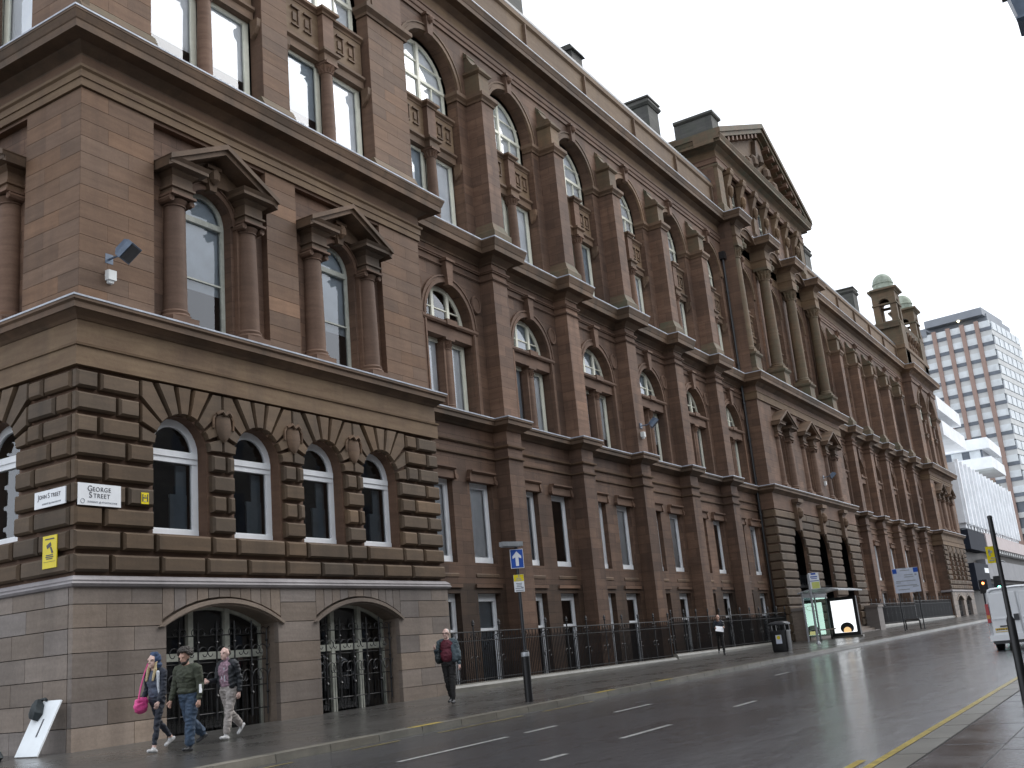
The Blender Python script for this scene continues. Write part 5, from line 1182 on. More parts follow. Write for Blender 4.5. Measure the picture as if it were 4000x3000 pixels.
# ------------------------------------------------------------------ traffic signals at the far junction
plain('lamp_green', (0.1, 0.8, 0.55), 0.3, emit=(0.15, 1.0, 0.7), estr=9); plain('lamp_red', (0.9, 0.2, 0.1), 0.3, emit=(1.0, 0.22, 0.06), estr=9); plain('lamp_off', (0.03, 0.03, 0.03), 0.4)
def signal(x, y, h, lit, label):
    z = gz(x, y); t = thing('traffic_signal', label, 'traffic light', (x, y, z), group='traffic signals at the junction')
    mb = MB(); mb.tube([(x, y, z), (x, y, z + h)], 0.07, 8); mb.build('pole', 'grey_metal', t)
    mb = MB(); mb.box(x - 0.12, x + 0.12, y - 0.2, y + 0.2, z + h - 1.1, z + h); mb.box(x - 0.135, x - 0.12, y - 0.42, y + 0.42, z + h - 1.25, z + h + 0.15); mb.build('head', 'black_iron', t)
    for i, nm in enumerate(('red', 'amber', 'green')):
        zc = z + h - 0.2 - i * 0.35; mb = MB(); mb.tube([(x - 0.13, y, zc), (x - 0.16, y, zc)], 0.13, 12); mb.build('lamp', 'lamp_green' if (lit == nm == 'green') else 'lamp_red' if (lit == nm == 'red') else 'lamp_off', t)
        mb = MB(); mb.tube([(x - 0.3, y + 0.13 * math.cos(a * R(20)), zc + 0.13 * math.sin(a * R(20))) for a in range(10)], 0.012, 4); mb.build('visor', 'black_iron', t)
signal(108.5, -1.0, 3.25, 'red', 'traffic signal showing red at the junction behind the van')
signal(100.0, -3.6, 3.35, 'green', 'traffic signal showing green just above the van roof')

# ------------------------------------------------------------------ white van
plain('van_white', (0.88, 0.9, 0.92), 0.22, 0, 0.03, 2); plain('rubber', (0.015, 0.015, 0.016), 0.7); plain('tail_red', (0.42, 0.015, 0.02), 0.25); plain('tail_amber', (0.6, 0.25, 0.03), 0.25); plain('bumper_grey', (0.05, 0.052, 0.056), 0.5); plain('plate_yellow', (0.62, 0.42, 0.04), 0.4)
vx, vy = 21.0, -14.06; vz = gz(vx + 2, vy) + ROAD
van = thing('white_van', 'white panel van seen from behind at the right edge of the road', 'van', (vx + 2.2, vy, vz))
def van_ring(x, w, z0, z1, tum, r=0.12):
    pts = []
    prof = [(-w, z0), (-w, z0 + (z1 - z0) * 0.5), (-w + tum, z1 - r), (-w + tum + r * 0.3, z1 - r * 0.3), (-w + tum + r, z1), (0, z1 + 0.03), (w - tum - r, z1), (w - tum - r * 0.3, z1 - r * 0.3), (w - tum, z1 - r), (w, z0 + (z1 - z0) * 0.5), (w, z0)]
    return [(vx + x, vy - p[0], vz + p[1]) for p in prof]
mb = MB(); mb.loft([van_ring(0.06, 0.82, 0.34, 1.68, 0.1), van_ring(0.0, 0.87, 0.36, 1.72, 0.1), van_ring(0.05, 0.9, 0.3, 1.76, 0.09), van_ring(2.9, 0.9, 0.3, 1.78, 0.09), van_ring(3.5, 0.9, 0.3, 1.6, 0.1), van_ring(4.1, 0.88, 0.3, 1.05, 0.06), van_ring(4.5, 0.8, 0.32, 0.85, 0.05)]); mb.build('body', 'van_white', van, True)
yl = lambda d: vy + 0.9 - d            # distance from the left side of the van
mb = MB()
for a, b in ((0.1, 0.88), (0.92, 1.7)):
    d = MB(); d.cushion([(0, 0.42), (b - a, 0.42), (b - a - 0.02, 1.62), (0.02, 1.62)], 0.0, -0.022, 0.02)
    d.v = [(vx - 0.0 + v[1], yl(a) - v[0], vz + v[2]) for v in d.v]; dr = d.build('rear_door', 'van_white', van)
    for z0, z1 in ((0.86, 0.895), (0.52, 0.545)):
        d2 = MB(); d2.box(vx - 0.045, vx - 0.02, yl(b - 0.04), yl(a + 0.04), vz + z0, vz + z1); d2.build('swage_line', 'van_white', dr)
    if a < 0.5:
        d2 = MB(); d2.box(vx - 0.035, vx - 0.02, yl(0.68), yl(0.2), vz + 0.52, vz + 0.66); d2.build('number_plate_recess', 'bumper_grey', dr) if False else None
        d2 = MB(); d2.box(vx - 0.04, vx - 0.02, yl(0.64), yl(0.16), vz + 0.5, vz + 0.61); d2.build('number_plate', 'plate_yellow', dr)
        d2 = MB()
        for k in range(7): d2.box(vx - 0.043, vx - 0.038, yl(0.24 + k * 0.055 + (0.02 if k > 3 else 0)), yl(0.205 + k * 0.055 + (0.02 if k > 3 else 0)), vz + 0.525, vz + 0.585)
        d2.build('plate_characters', 'sign_ink', dr)
        d2 = MB(); d2.box(vx - 0.05, vx - 0.02, yl(0.5), yl(0.3), vz + 0.64, vz + 0.68); d2.build('plate_lamp', 'bumper_grey', dr)
        d2 = MB(); d2.box(vx - 0.06, vx - 0.02, yl(0.86), yl(0.72), vz + 0.8, vz + 0.98); d2.build('handle', 'bumper_grey', dr)
for a, b in ((0.0, 0.09), (1.71, 1.8)):
    for z0, z1, mt in ((1.0, 1.32, 'tail_red'), (0.9, 1.0, 'tail_amber'), (0.78, 0.9, 'tail_red')):
        mb = MB(); mb.box(vx - 0.02, vx + 0.08, yl(b), yl(a) + 0.004 * (1 if a == 0 else -1), vz + z0, vz + z1); mb.build('tail_light', mt, van)
mb = MB(); mb.loft([[(vx + xx, yl(-0.015 + q), vz + zz_) for q, zz_ in ((0, 0.26), (1.83, 0.26), (1.83, 0.42), (0, 0.42))] for xx in (-0.09, 0.1)]); mb.build('bumper', 'van_white', van)
mb = MB(); mb.box(vx - 0.06, vx + 0.4, yl(1.75), yl(0.05), vz + 0.17, vz + 0.27); mb.build('bumper_skirt', 'bumper_grey', van)
for wx in (0.85, 3.65):
    for side in (0.1, 1.7):
        yy = yl(side); mb = MB(); mb.tube([(vx + wx, yy - 0.1, vz + 0.31), (vx + wx, yy + 0.1, vz + 0.31)], 0.31, 18); w = mb.build('wheel', 'rubber', van, True)
        mb = MB(); mb.tube([(vx + wx, yy - 0.105, vz + 0.31), (vx + wx, yy + 0.105, vz + 0.31)], 0.19, 14); mb.build('rim', 'grey_metal', w)
mb = MB(); mb.box(vx + 0.3, vx + 4.3, yl(1.7), yl(0.1), vz + 0.22, vz + 0.32); mb.build('underbody', 'rubber', van)
mb = MB(); mb.box(vx + 0.15, vx + 2.4, yl(1.3), yl(1.26), vz + 1.8, vz + 1.83); mb.build('roof_rail', 'grey_metal', van)
mb = MB(); mb.face([(vx + 3.0, yl(-0.004), vz + 1.05), (vx + 3.9, yl(-0.004), vz + 1.05), (vx + 3.55, yl(0.06), vz + 1.5), (vx + 3.0, yl(0.06), vz + 1.55)]); mb.build('side_window', 'dark_metal', van)
mb = MB(); mb.box(vx + 3.5, vx + 3.62, yl(-0.22), yl(-0.02), vz + 1.02, vz + 1.26); mb.build('mirror', 'bumper_grey', van)

# ------------------------------------------------------------------ modern buildings beyond the junction
plain('white_concrete', (0.84, 0.86, 0.88), 0.7, 0, 0.1, 0.5); plain('tower_panel_hazy', (0.72, 0.76, 0.77), 0.5, 0, 0.08, 0.3); plain('tower_glass', (0.12, 0.14, 0.17), 0.15, 0, 0.3, 0.5); plain('tower_brick_hazy', (0.36, 0.25, 0.21), 0.8, 0, 0.1, 1); plain('tower_grey', (0.58, 0.59, 0.58), 0.6, 0, 0.1, 0.3); plain('pale_blind', (0.72, 0.76, 0.78), 0.6, 0, 0.15, 0.6); plain('navy_cladding', (0.018, 0.022, 0.033), 0.7, 0, 0.2, 0.5, 0.15); plain('pink_render', (0.52, 0.45, 0.44), 0.7, 0, 0.08, 1); plain('foliage', (0.05, 0.11, 0.03), 0.7, 0, 0.5, 5)  # tower brick, panels and glass lightened: distance haze put into their colours
plain('roof_blue_hazy', (0.24, 0.26, 0.29), 0.5, 0, 0.1, 0.4)  # tower roof, paled for the same haze
plain('podium_grey', (0.22, 0.22, 0.23), 0.6, 0, 0.15, 0.5)
plain('podium_brown', (0.07, 0.06, 0.05), 0.6, 0, 0.3, 0.5)
plain('warm_lamp', (1, 0.85, 0.6), 0.3, emit=(1, 0.85, 0.55), estr=6)
tw = thing('tower_block', 'tall modern tower block with white bands and brown brick ribs behind the street', 'building', (236.4, 4.8, gz(236, 4)), R(-8), world_parts=False)
TH, SH = 62.0, 3.4; LY, LX = 26.0, 24.0; zb = 0.0
mb = MB(); mb.box(0.3, LX, 0.3, LY, -3, TH - 0.5); place(mb.mesh('core', 'tower_glass'), 'core', tw)
for k in range(19):
    z0 = TH - SH * (k + 1)
    if z0 < -2: break
    mb = MB(); mb.box(0.0, LX, 0.0, LY, z0, z0 + 1.15); place(mb.mesh('spandrel_band', 'tower_grey'), 'spandrel_band', tw)
    if k < 12:
        mb = MB(); mb.box(-0.12, 0.3, 0.25, LY, z0 + 1.95, z0 + SH); place(mb.mesh('window_band', 'tower_panel_hazy'), 'window_band', tw)
        for j in range(8):
            if random.random() < 0.6: mb = MB(); mb.box(-0.14, -0.12, 0.7 + j * 3.15, 2.1 + j * 3.15 + random.uniform(0, 1.1), z0 + 2.1, z0 + 3.25); place(mb.mesh('tower_blind', 'pale_blind'), 'tower_blind', tw)  # pale blinds of random width on some windows
        mb = MB(); mb.box(-0.1, 0.4, -0.02, LY, z0 + 1.15, z0 + 1.95); place(mb.mesh('dark_glazing', 'tower_glass'), 'dark_glazing', tw)
    if k < 12:
        for j in range(6):
            mb = MB(); mb.box(0.8 + j * 3.9, 3.9 + j * 3.9, -0.06, 0.25, z0 + 1.3, z0 + 3.2); place(mb.mesh('window', 'pale_blind'), 'window', tw)
for j in range(9):
    mb = MB(); mb.box(-0.55, 0.0, 2.5 + j * 3.15, 3.4 + j * 3.15, -3, TH + 0.3); place(mb.mesh('brick_rib', 'tower_brick_hazy'), 'brick_rib', tw)
mb = MB(); mb.box(2.0, LX - 3, 1.0, LY - 9, TH, TH + 2.2); place(mb.mesh('plant_room', 'roof_blue_hazy'), 'plant_room', tw)
mb = MB(); mb.box(-0.6, LX - 8, 1.2, 14.0, TH + 1.5, TH + 3.2); mb.box(-0.3, LX - 4, 14.0, LY, TH - 0.4, TH + 1.0); place(mb.mesh('roof_slab', 'roof_blue_hazy'), 'roof_slab', tw)
mb = MB(); mb.lathe((-0.5, 6.5, TH + 1.3), [(0.02, -0.3), (0.35, 0), (0.02, 0.3)], 10); place(mb.mesh('roof_lamp', 'warm_lamp'), 'roof_lamp', tw)
wb = thing('white_concrete_building', 'white ribbed concrete building with stepped upper floors beyond the junction', 'building', (120, 5, gz(120, 0)))
mb = MB(); mb.box(112, 160, 0.0, 40, 10.6, 17.4); mb.build('ribbed_block', 'white_concrete', wb)
for j in range(16):
    mb = MB(); mb.box(112.2 + j * 3.0, 112.8 + j * 3.0, -0.3, 0.1, 10.4, 17.7); mb.build('concrete_rib', 'white_concrete', wb)
for j in range(22):
    mb = MB(); mb.box(112.4 + j * 2.15, 113.4 + j * 2.15, 0.15, 1.0, 10.05, 10.6); mb.build('corbel', 'white_concrete', wb)
mb = MB(); mb.box(112.2, 160, 1.0, 39, 9.9, 10.6); mb.build('shadow_gap', 'navy_cladding', wb)
for x0_, x1_, y0_, y1_, z0_ in ((112, 127.5, 0.5, 30, 20.6), (155, 169, 1.0, 24, 21.3)):
    for q, (dz0, dz1, o_, mt) in enumerate(((0, 1.7, 0, 'white_concrete'), (1.7, 3.0, 1.2, 'tower_glass'), (3.0, 4.6, 0.1, 'white_concrete'))):
        mb = MB(); mb.box(x0_ + o_, x1_ - o_, y0_ + o_, y1_, z0_ + dz0, z0_ + dz1); mb.build('storey_band', mt, wb)
    for j in range(6): mb = MB(); mb.box(x0_ + 1.0, x0_ + 1.2, y0_ + 1.5 + j * 2.6, y0_ + 3.0 + j * 2.6, z0_ + 1.75, z0_ + 2.95); mb.build('window', 'pale_blind', wb)
    mb = MB(); mb.box(x0_ + 2.5, x1_ - 2, y0_ + 3, y1_, 17.4, z0_); mb.build('recessed_storey', 'tower_grey', wb)
mb = MB()
for k in range(160):
    a = random.uniform(0, 6.28); c0 = Vector((153 + random.uniform(-2, 6), 2.0 + random.uniform(-1, 2), 18.3 + random.uniform(-0.7, 0.7))); d = Vector((math.cos(a), math.sin(a), random.uniform(-1, 1))).normalized() * 0.35; e = d.cross(Vector((0.3, 0.5, 0.8))).normalized() * 0.2
    mb.face([c0 - d, c0 + e, c0 + d, c0 - e])
mb.build('roof_planting', 'foliage', wb, kind='stuff', fix=False)
pb = thing('dark_podium_building', 'dark shop building with pinkish fascia below the white concrete block', 'building', (126, 2, gz(126, 0)))
mb = MB(); mb.box(112.4, 175, 1.2, 36, -1, 9.9); mb.build('wall', 'podium_brown', pb)
mb = MB(); mb.box(112.0, 124.0, 0.0, 1.2, 7.7, 9.85); mb.build('canopy_box', 'navy_cladding', pb)
mb = MB(); mb.box(124.2, 175, -0.1, 1.2, 8.4, 10.0); mb.build('fascia', 'pink_render', pb)
for j in range(22): mb = MB(); mb.box(124.6 + j * 2.2, 125.6 + j * 2.2, 0.1, 0.9, 7.95, 8.4); mb.build('corbel', 'tower_grey', pb)
mb = MB(); mb.box(112.0, 122.0, 0.0, 1.2, 3.3, 6.2); mb.build('sign_box', 'navy_cladding', pb)
mb = MB(); mb.box(118.6, 121.6, -0.04, 0.0, 5.2, 5.75); mb.build('shop_sign', 'sign_white', pb)
mb = MB(); mb.box(122.2, 175, 0.2, 1.2, 4.6, 6.9); mb.build('sign_band', 'podium_grey', pb)
for j in range(14): mb = MB(); mb.box(122.6 + j * 3.4, 125.4 + j * 3.4, 1.1, 1.2, 0.9, 4.2); mb.build('shop_window', 'navy_cladding', pb)

# ------------------------------------------------------------------ building on the camera's side of the street (seen in the window reflections)
ob = thing('opposite_building', 'plain grey stone building on the near side of the street, seen only in window reflections', 'building', (20, -20.2, gz(20, -20)))
stone('grey_stone', (0.2, 0.19, 0.18), (0.28, 0.27, 0.25), (0.12, 0.11, 0.1), joints=True)
for bx0, bx1, hh in ((-6.0, 26.0, 14.5), (26.3, 60.0, 16.0), (-40.0, -17.5, 14.0)):
    mb = MB(); mb.box(bx0, bx1, -34, -20.4, -1.5, hh); w = mb.build('wall', 'grey_stone', ob)
    mb = MB(); mb.box(bx0 - 0.2, bx1 + 0.2, -34, -20.0, hh, hh + 0.5); mb.build('cornice', 'grey_stone', ob)
    for j in range(int((bx1 - bx0) / 3.2)):
        for fl in range(int(hh / 3.6)):
            x0_ = bx0 + 1.0 + j * 3.2; mb = MB(); mb.box(x0_, x0_ + 1.3, -20.42, -20.37, 1.0 + fl * 3.5, 3.1 + fl * 3.5); mb.build('window', 'tower_glass', ob)

# ------------------------------------------------------------------ leaning board, bag and stand at the left corner
plain('board_white', (0.82, 0.86, 0.88), 0.4, 0, 0.04); plain('bag_dark', (0.02, 0.028, 0.03), 0.6, 0, 0.4, 12); plain('bag_pink', (0.72, 0.08, 0.28), 0.5, 0, 0.2, 14)
bx, by = -0.80, -0.1; bz = gz(bx, by)
m4 = Matrix.Translation((bx, by, bz)) @ Matrix.Rotation(R(27), 4, 'Y')
mb = MB(); mb.box(-0.015, 0.015, 0, 0.66, 0.02, 1.08); mb.v = [tuple(m4 @ Vector(v)) for v in mb.v]
t = thing('leaning_board', 'blank white board leaning against the side street corner', 'board', (bx, by, bz)); mb.build('panel', 'board_white', t)
mb = MB(); mb.box(-0.02, -0.016, 0.25, 0.29, 0.38, 0.72); mb.v = [tuple(m4 @ Vector(v)) for v in mb.v]; mb.build('handle_slot', 'sign_ink', t)
mb = MB(); mb.tube([(-0.05, 0.62, 1.06), (-0.06, 0.55, 0.95), (-0.05, 0.5, 0.8), (-0.04, 0.52, 0.7)], [0.07, 0.13, 0.15, 0.1], 8); mb.tube([(-0.05, 0.4, 1.08), (-0.02, 0.5, 1.12), (-0.05, 0.62, 1.08)], 0.03, 6)
mb.v = [tuple(m4 @ Vector(v)) for v in mb.v]; tag(mb.build('hanging_bag', 'bag_dark', None, True), 'dark soft bag slung over the top of the white board', 'bag')
t = thing('folding_stand', 'black folding stand at the left edge beside the white board', 'stand', (-0.9, 0.9, gz(-0.9, 0.9)))
z = gz(-0.9, 0.9); mb = MB(); mb.tube([(-1.2, 0.55, z + 0.93), (-0.6, 1.9, z + 0.93)], 0.015, 6); mb.tube([(-1.1, 0.75, z + 0.93), (-1.3, 1.0, z)], 0.012, 6); mb.tube([(-0.7, 1.7, z + 0.93), (-0.55, 1.4, z)], 0.012, 6); mb.build('frame', 'black_iron', t)
mb = MB(); mb.lathe((-1.25, 0.65, gz(-1.2, 0.6)), [(0.16, 0.0), (0.2, 0.06), (0.16, 0.16), (0.05, 0.22)], 10); mb.v = [(v[0] + (v[1] - 0.65) * -0.2, 0.65 + (v[1] - 0.65) * 1.5, v[2]) for v in mb.v]; tag(mb.build('floor_bag', 'bag_dark', None, True), 'black bag on the pavement at the far left edge', 'bag')

# ------------------------------------------------------------------ people
plain('skin', (0.55, 0.33, 0.25), 0.5, 0, 0.08, 20); plain('skin_pale', (0.62, 0.42, 0.36), 0.5, 0, 0.08, 20)
plain('denim', (0.035, 0.06, 0.10), 0.75, 0, 0.35, 14, bmp=0.4); plain('navy_cloth', (0.012, 0.016, 0.028), 0.7, 0, 0.3, 14); plain('hood_blue', (0.03, 0.055, 0.12), 0.75, 0, 0.25, 14); plain('olive_cloth', (0.042, 0.048, 0.03), 0.8, 0, 0.35, 14, bmp=0.5); plain('grey_top', (0.075, 0.09, 0.13), 0.8, 0, 0.25, 14); plain('white_trim', (0.55, 0.58, 0.62), 0.7)
plain('blond', (0.42, 0.33, 0.18), 0.5, 0, 0.35, 40); plain('dark_hair', (0.022, 0.016, 0.012), 0.55, 0, 0.4, 60); plain('brown_hair', (0.05, 0.035, 0.025), 0.5, 0, 0.4, 60); plain('white_hair', (0.55, 0.52, 0.5), 0.5, 0, 0.2, 60)
plain('black_jacket', (0.012, 0.015, 0.019), 0.6, 0, 0.4, 14, bmp=0.4); plain('stripe_shirt', (0.25, 0.16, 0.2), 0.8, 0, 0.5, 30); plain('stone_trousers', (0.33, 0.30, 0.28), 0.8, 0, 0.25, 12, bmp=0.5); plain('maroon', (0.10, 0.012, 0.025), 0.75, 0, 0.2, 12, bmp=0.4); plain('slate_jacket', (0.06, 0.085, 0.10), 0.7, 0, 0.25, 12, bmp=0.4); plain('black_trousers', (0.014, 0.013, 0.013), 0.75, 0, 0.3, 12, bmp=0.4); plain('trainer', (0.5, 0.5, 0.5), 0.6, 0, 0.3, 20); plain('dark_shoe', (0.02, 0.022, 0.026), 0.45, 0, 0.3, 20); plain('paper', (0.85, 0.87, 0.9), 0.5, 0, 0.03)
def capsule(bm, p0, p1, r0, r1):
    p0, p1 = Vector(p0), Vector(p1); ax_ = p1 - p0; L = max(ax_.length, 1e-4)
    q = ax_.to_track_quat('Z', 'Y').to_matrix().to_4x4() if ax_.length > 1e-4 else Matrix.Identity(4)
    rows = []; n = 12
    for a in range(-4, 1): rows.append((r0 * math.cos(a * math.pi / 8 if a > -4 else math.pi / 2 - 0.02), r0 * math.sin(a * math.pi / 8)))
    for a in range(0, 5): rows.append((r1 * math.cos(a * math.pi / 8 if a < 4 else math.pi / 2 - 0.02), L + r1 * math.sin(a * math.pi / 8)))
    vs = [[bm.verts.new(Matrix.Translation(p0) @ q @ Vector((r * math.cos(2 * math.pi * k / n), r * math.sin(2 * math.pi * k / n), z))) for k in range(n)] for r, z in rows]
    for i in range(len(vs) - 1):
        for k in range(n): bm.faces.new((vs[i][k], vs[i][(k + 1) % n], vs[i + 1][(k + 1) % n], vs[i + 1][k]))
    bm.faces.new(vs[0][::-1]); bm.faces.new(vs[-1])
def ellipsoid(bm, c, r, rot=None):
    m = Matrix.Translation(c) @ (rot.to_4x4() if rot else Matrix.Identity(4)) @ Matrix.Diagonal((*r, 1))
    bmesh.ops.create_icosphere(bm, subdivisions=3, radius=1.0, matrix=m)
def fused(name, prims, mats, parent, M4, voxel=0.011, smooth=4, folds=1.0):
    """one continuous skin grown over tapered limbs and body masses, coloured by the nearest of them"""
    bm = bmesh.new()
    for p in prims:
        if p[0] == 'c': capsule(bm, *p[1:5])
        else: ellipsoid(bm, *p[1:3], p[4] if len(p) > 4 else None)
    me = bpy.data.meshes.new(name); bm.to_mesh(me); bm.free()
    tmp = bpy.data.objects.new(name, me); C.objects.link(tmp)
    md = tmp.modifiers.new('r', 'REMESH'); md.mode = 'VOXEL'; md.voxel_size = voxel
    if smooth: sm = tmp.modifiers.new('s', 'SMOOTH'); sm.factor = 0.5; sm.iterations = smooth
    dg = bpy.context.evaluated_depsgraph_get(); res = bpy.data.meshes.new_from_object(tmp.evaluated_get(dg))
    bpy.data.objects.remove(tmp); bpy.data.meshes.remove(me); res.name = name
    names = []
    for m in mats:
        if m not in names: names.append(m); res.materials.append(MATS[m])
    segs = []
    for p, m in zip(prims, mats):
        if p[0] == 'c': segs.append((Vector(p[1]), Vector(p[2]), p[3], p[4], names.index(m), None))
        else: segs.append((Vector(p[1]), None, 0, 0, names.index(m), (Vector(p[2]), (p[4].inverted() if len(p) > 4 and p[4] else None))))
    idx = []
    for f in res.polygons:
        c = f.center; best = 1e9; bi = 0
        for a, b, r0, r1, mi, el in segs:
            if el is None:
                d = b - a; L2 = d.length_squared; t = 0 if L2 < 1e-9 else max(0, min(1, (c - a).dot(d) / L2)); dist = (c - a - d * t).length - (r0 + (r1 - r0) * t)
            else:
                q = c - a
                if (q.length - max(el[0])) > best: continue
                if el[1]: q = el[1] @ q
                k = math.sqrt((q.x / el[0].x) ** 2 + (q.y / el[0].y) ** 2 + (q.z / el[0].z) ** 2); dist = (k - 1) * min(el[0])
            if dist < best: best = dist; bi = mi
        idx.append(bi)
    keep = set()
    for f, bi in zip(res.polygons, idx):
        if names[bi].startswith('skin') or names[bi] in ('trainer', 'dark_shoe', 'dark_hair'): keep.update(f.vertices)
    if folds:
        nv = [v.normal.copy() for v in res.vertices]; sd_ = Vector((random.uniform(0, 50), 0, 0))
        for v in res.vertices:
            if v.index in keep: continue
            q = v.co; w_ = mnoise.noise(Vector((q.x * 9, q.y * 9, q.z * 16)) + sd_); w_ = 1 - abs(w_) * 2.6
            v.co = q + nv[v.index] * (0.011 * w_ * folds)
    res.polygons.foreach_set('material_index', idx); res.polygons.foreach_set('use_smooth', [True] * len(res.polygons))
    res.transform(M4); res.update()
    return place(res, name, parent)
def hand(P, M_, wrist, down, fwd, side, skin, curl=0.5):
    """palm, four fingers of different length with a knuckle bend, thumb from the side of the palm"""
    w = Vector(wrist); d = Vector(down).normalized(); f = Vector(fwd).normalized(); s = Vector(side).normalized()
    P.append(('c', w, w + d * 0.075, 0.026, 0.03)); M_.append(skin)
    P.append(('c', w + d * 0.05 + f * 0.02, w + d * 0.085 - f * 0.02, 0.022, 0.02)); M_.append(skin)
    for k, ln in enumerate((0.062, 0.072, 0.068, 0.052)):
        b = w + d * 0.085 + f * (0.033 - 0.022 * k); m1 = b + (d * (1 - curl * 0.3) + s * -curl * 0.5) * ln * 0.55; m2 = m1 + (d * (1 - curl) + s * -curl) * ln * 0.5
        P.append(('c', b, m1, 0.0105, 0.0095)); M_.append(skin); P.append(('c', m1, m2, 0.0095, 0.008)); M_.append(skin)
    b = w + d * 0.035 + f * 0.03; P.append(('c', b, b + d * 0.035 + f * 0.03, 0.013, 0.0115)); M_.append(skin); P.append(('c', b + d * 0.035 + f * 0.03, b + d * 0.068 + f * 0.034, 0.0115, 0.009)); M_.append(skin)
def person(label, x, y, heading, H, legs, arms, cols, build=1.0, head_tilt=0.0, lean=0.05, dz=0.0):
    """legs: two of (thigh angle, knee bend, foot pitch); arms: two of (forward angle, outward, elbow bend) in degrees; left first"""
    z = gz(x, y) + dz
    t = thing('person', label, 'person', (x, y, z), group='people on the pavement')
    P, M_ = [], []
    L1, L2, foot = 0.245 * H, 0.245 * H, 0.045 * H
    skin, top, sleeve, pants, shoe = cols['skin'], cols['top'], cols['sleeve'], cols['pants'], cols['shoe']
    pts = []; low = 0
    for s, (a, k, fp) in zip((1, -1), legs):
        a, k, fp = R(a), R(k), R(fp); hip = Vector((0, s * 0.085, 0)); kn = hip + Vector((math.sin(a), 0, -math.cos(a))) * L1; an = kn + Vector((math.sin(a - k), 0, -math.cos(a - k))) * L2
        toe = an + Vector((math.cos(fp) * 0.15 + math.sin(fp) * 0.05, s * 0.02, math.sin(fp) * 0.15 - math.cos(fp) * 0.05)); heel = an + Vector((-0.045 * math.cos(fp) + 0.05 * math.sin(fp), 0, -0.045 * math.sin(fp) - 0.05 * math.cos(fp)))
        pts.append((hip, kn, an, toe, heel)); low = min(low, toe.z - 0.03, heel.z - 0.035)
    hz = -low; up = Vector((0, 0, hz))
    for s, (hip, kn, an, toe, heel) in zip((1, -1), pts):
        hip, kn, an, toe, heel = [q + up for q in (hip, kn, an, toe, heel)]
        w = cols.get('legw', 1.0) * build
        P.append(('c', hip, kn, 0.082 * w, 0.056 * w)); M_.append(pants); P.append(('c', kn, kn.lerp(an, 0.35), 0.054 * w, 0.055 * w)); M_.append(pants); P.append(('c', kn.lerp(an, 0.35), kn.lerp(an, 0.86), 0.055 * w, 0.042 * cols.get('hem', 1.0))); M_.append(pants)
        P.append(('c', kn.lerp(an, 0.86), an, 0.036, 0.036)); M_.append(cols.get('ankle', pants))
        P.append(('c', heel, toe, 0.036, 0.031)); M_.append(shoe); P.append(('c', an - Vector((0, 0, 0.01)), heel.lerp(toe, 0.55), 0.038, 0.036)); M_.append(shoe)
    ch = H - hz                                    # room above the hips
    ln = Vector((lean, 0, 0))
    pel = Vector((0, 0, hz + 0.02)); wst = Vector((0.01, 0, hz + 0.15)) + ln * 0.4; chs = Vector((0.0, 0, H - 0.43)) + ln; nk = Vector((0.0, 0, H - 0.28)) + ln * 1.1; hd = Vector((0.035 + lean * 1.3, 0, H - 0.115))
    P.append(('e', pel, (0.12 * build, 0.165 * build, 0.13))); M_.append(pants)
    P.append(('e', wst, (0.112 * build, 0.15 * build, 0.17))); M_.append(top)
    if cols.get('belly'): P.append(('e', wst + Vector((0.06, 0, 0.04)), (0.125, 0.16, 0.17))); M_.append(top)
    P.append(('e', chs, (0.12 * build, 0.17 * build, 0.19))); M_.append(top)
    P.append(('c', chs + Vector((-0.02, -0.13 * build, 0.13)), chs + Vector((-0.02, 0.13 * build, 0.13)), 0.07, 0.07)); M_.append(cols.get('shoulder', top))
    P.append(('c', chs + Vector((0, 0, 0.12)), hd + Vector((-0.02, 0, -0.07)), 0.058, 0.05)); M_.append(cols.get('neck', skin))
    rt = Matrix.Rotation(R(head_tilt), 3, 'Y')
    def hp(v): return hd + rt @ Vector(v)
    P.append(('e', hp((-0.01, 0, 0.02)), (0.092, 0.074, 0.098), skin, rt)); M_.append(skin)
    P.append(('e', hp((0.028, 0, -0.045)), (0.062, 0.056, 0.072), skin, rt)); M_.append(skin)
    P.append(('c', hp((0.078, 0, 0.012)), hp((0.103, 0, -0.028)), 0.01, 0.015)); M_.append(skin)
    P.append(('c', hp((0.068, -0.02, -0.068)), hp((0.068, 0.02, -0.068)), 0.015, 0.015)); M_.append(cols.get('lip', skin))
    P.append(('e', hp((0.062, 0, -0.1)), (0.024, 0.024, 0.02), skin)); M_.append(cols.get('beard', skin))
    P.append(('c', hp((0.066, -0.045, 0.028)), hp((0.066, 0.045, 0.028)), 0.018, 0.018)); M_.append(skin)
    for s in (-1, 1): P.append(('e', hp((-0.012, s * 0.078, -0.01)), (0.02, 0.012, 0.032), skin)); M_.append(skin)
    for s, (fa, oa, eb) in zip((1, -1), arms):
        sh = chs + Vector((-0.015, s * 0.185 * build, 0.11)); fa, oa, eb = R(fa), R(oa), R(eb)
        d = Vector((math.sin(fa) * math.cos(oa), s * math.sin(oa), -math.cos(fa) * math.cos(oa))); el = sh + d * 0.165 * H
        f2 = fa + eb; d2 = Vector((math.sin(f2) * math.cos(oa * 0.3), s * math.sin(oa) * 0.2 - s * 0.12 * math.sin(eb), -math.cos(f2))).normalized(); wr = el + d2 * 0.145 * H
        P.append(('c', sh, el, 0.058 * build, 0.047 * build)); M_.append(sleeve); P.append(('c', el, el.lerp(wr, 0.93), 0.047 * build, 0.038)); M_.append(sleeve)
        fw = Vector((math.cos(f2), 0, math.sin(f2))); hand(P, M_, wr, d2, fw, Vector((0, s, 0)), skin, 0.55)
    M4 = Matrix.Translation((x, y, z)) @ Matrix.Rotation(R(heading), 4, 'Z')
    body = fused('body', P, M_, t, M4)
    eye = MB()
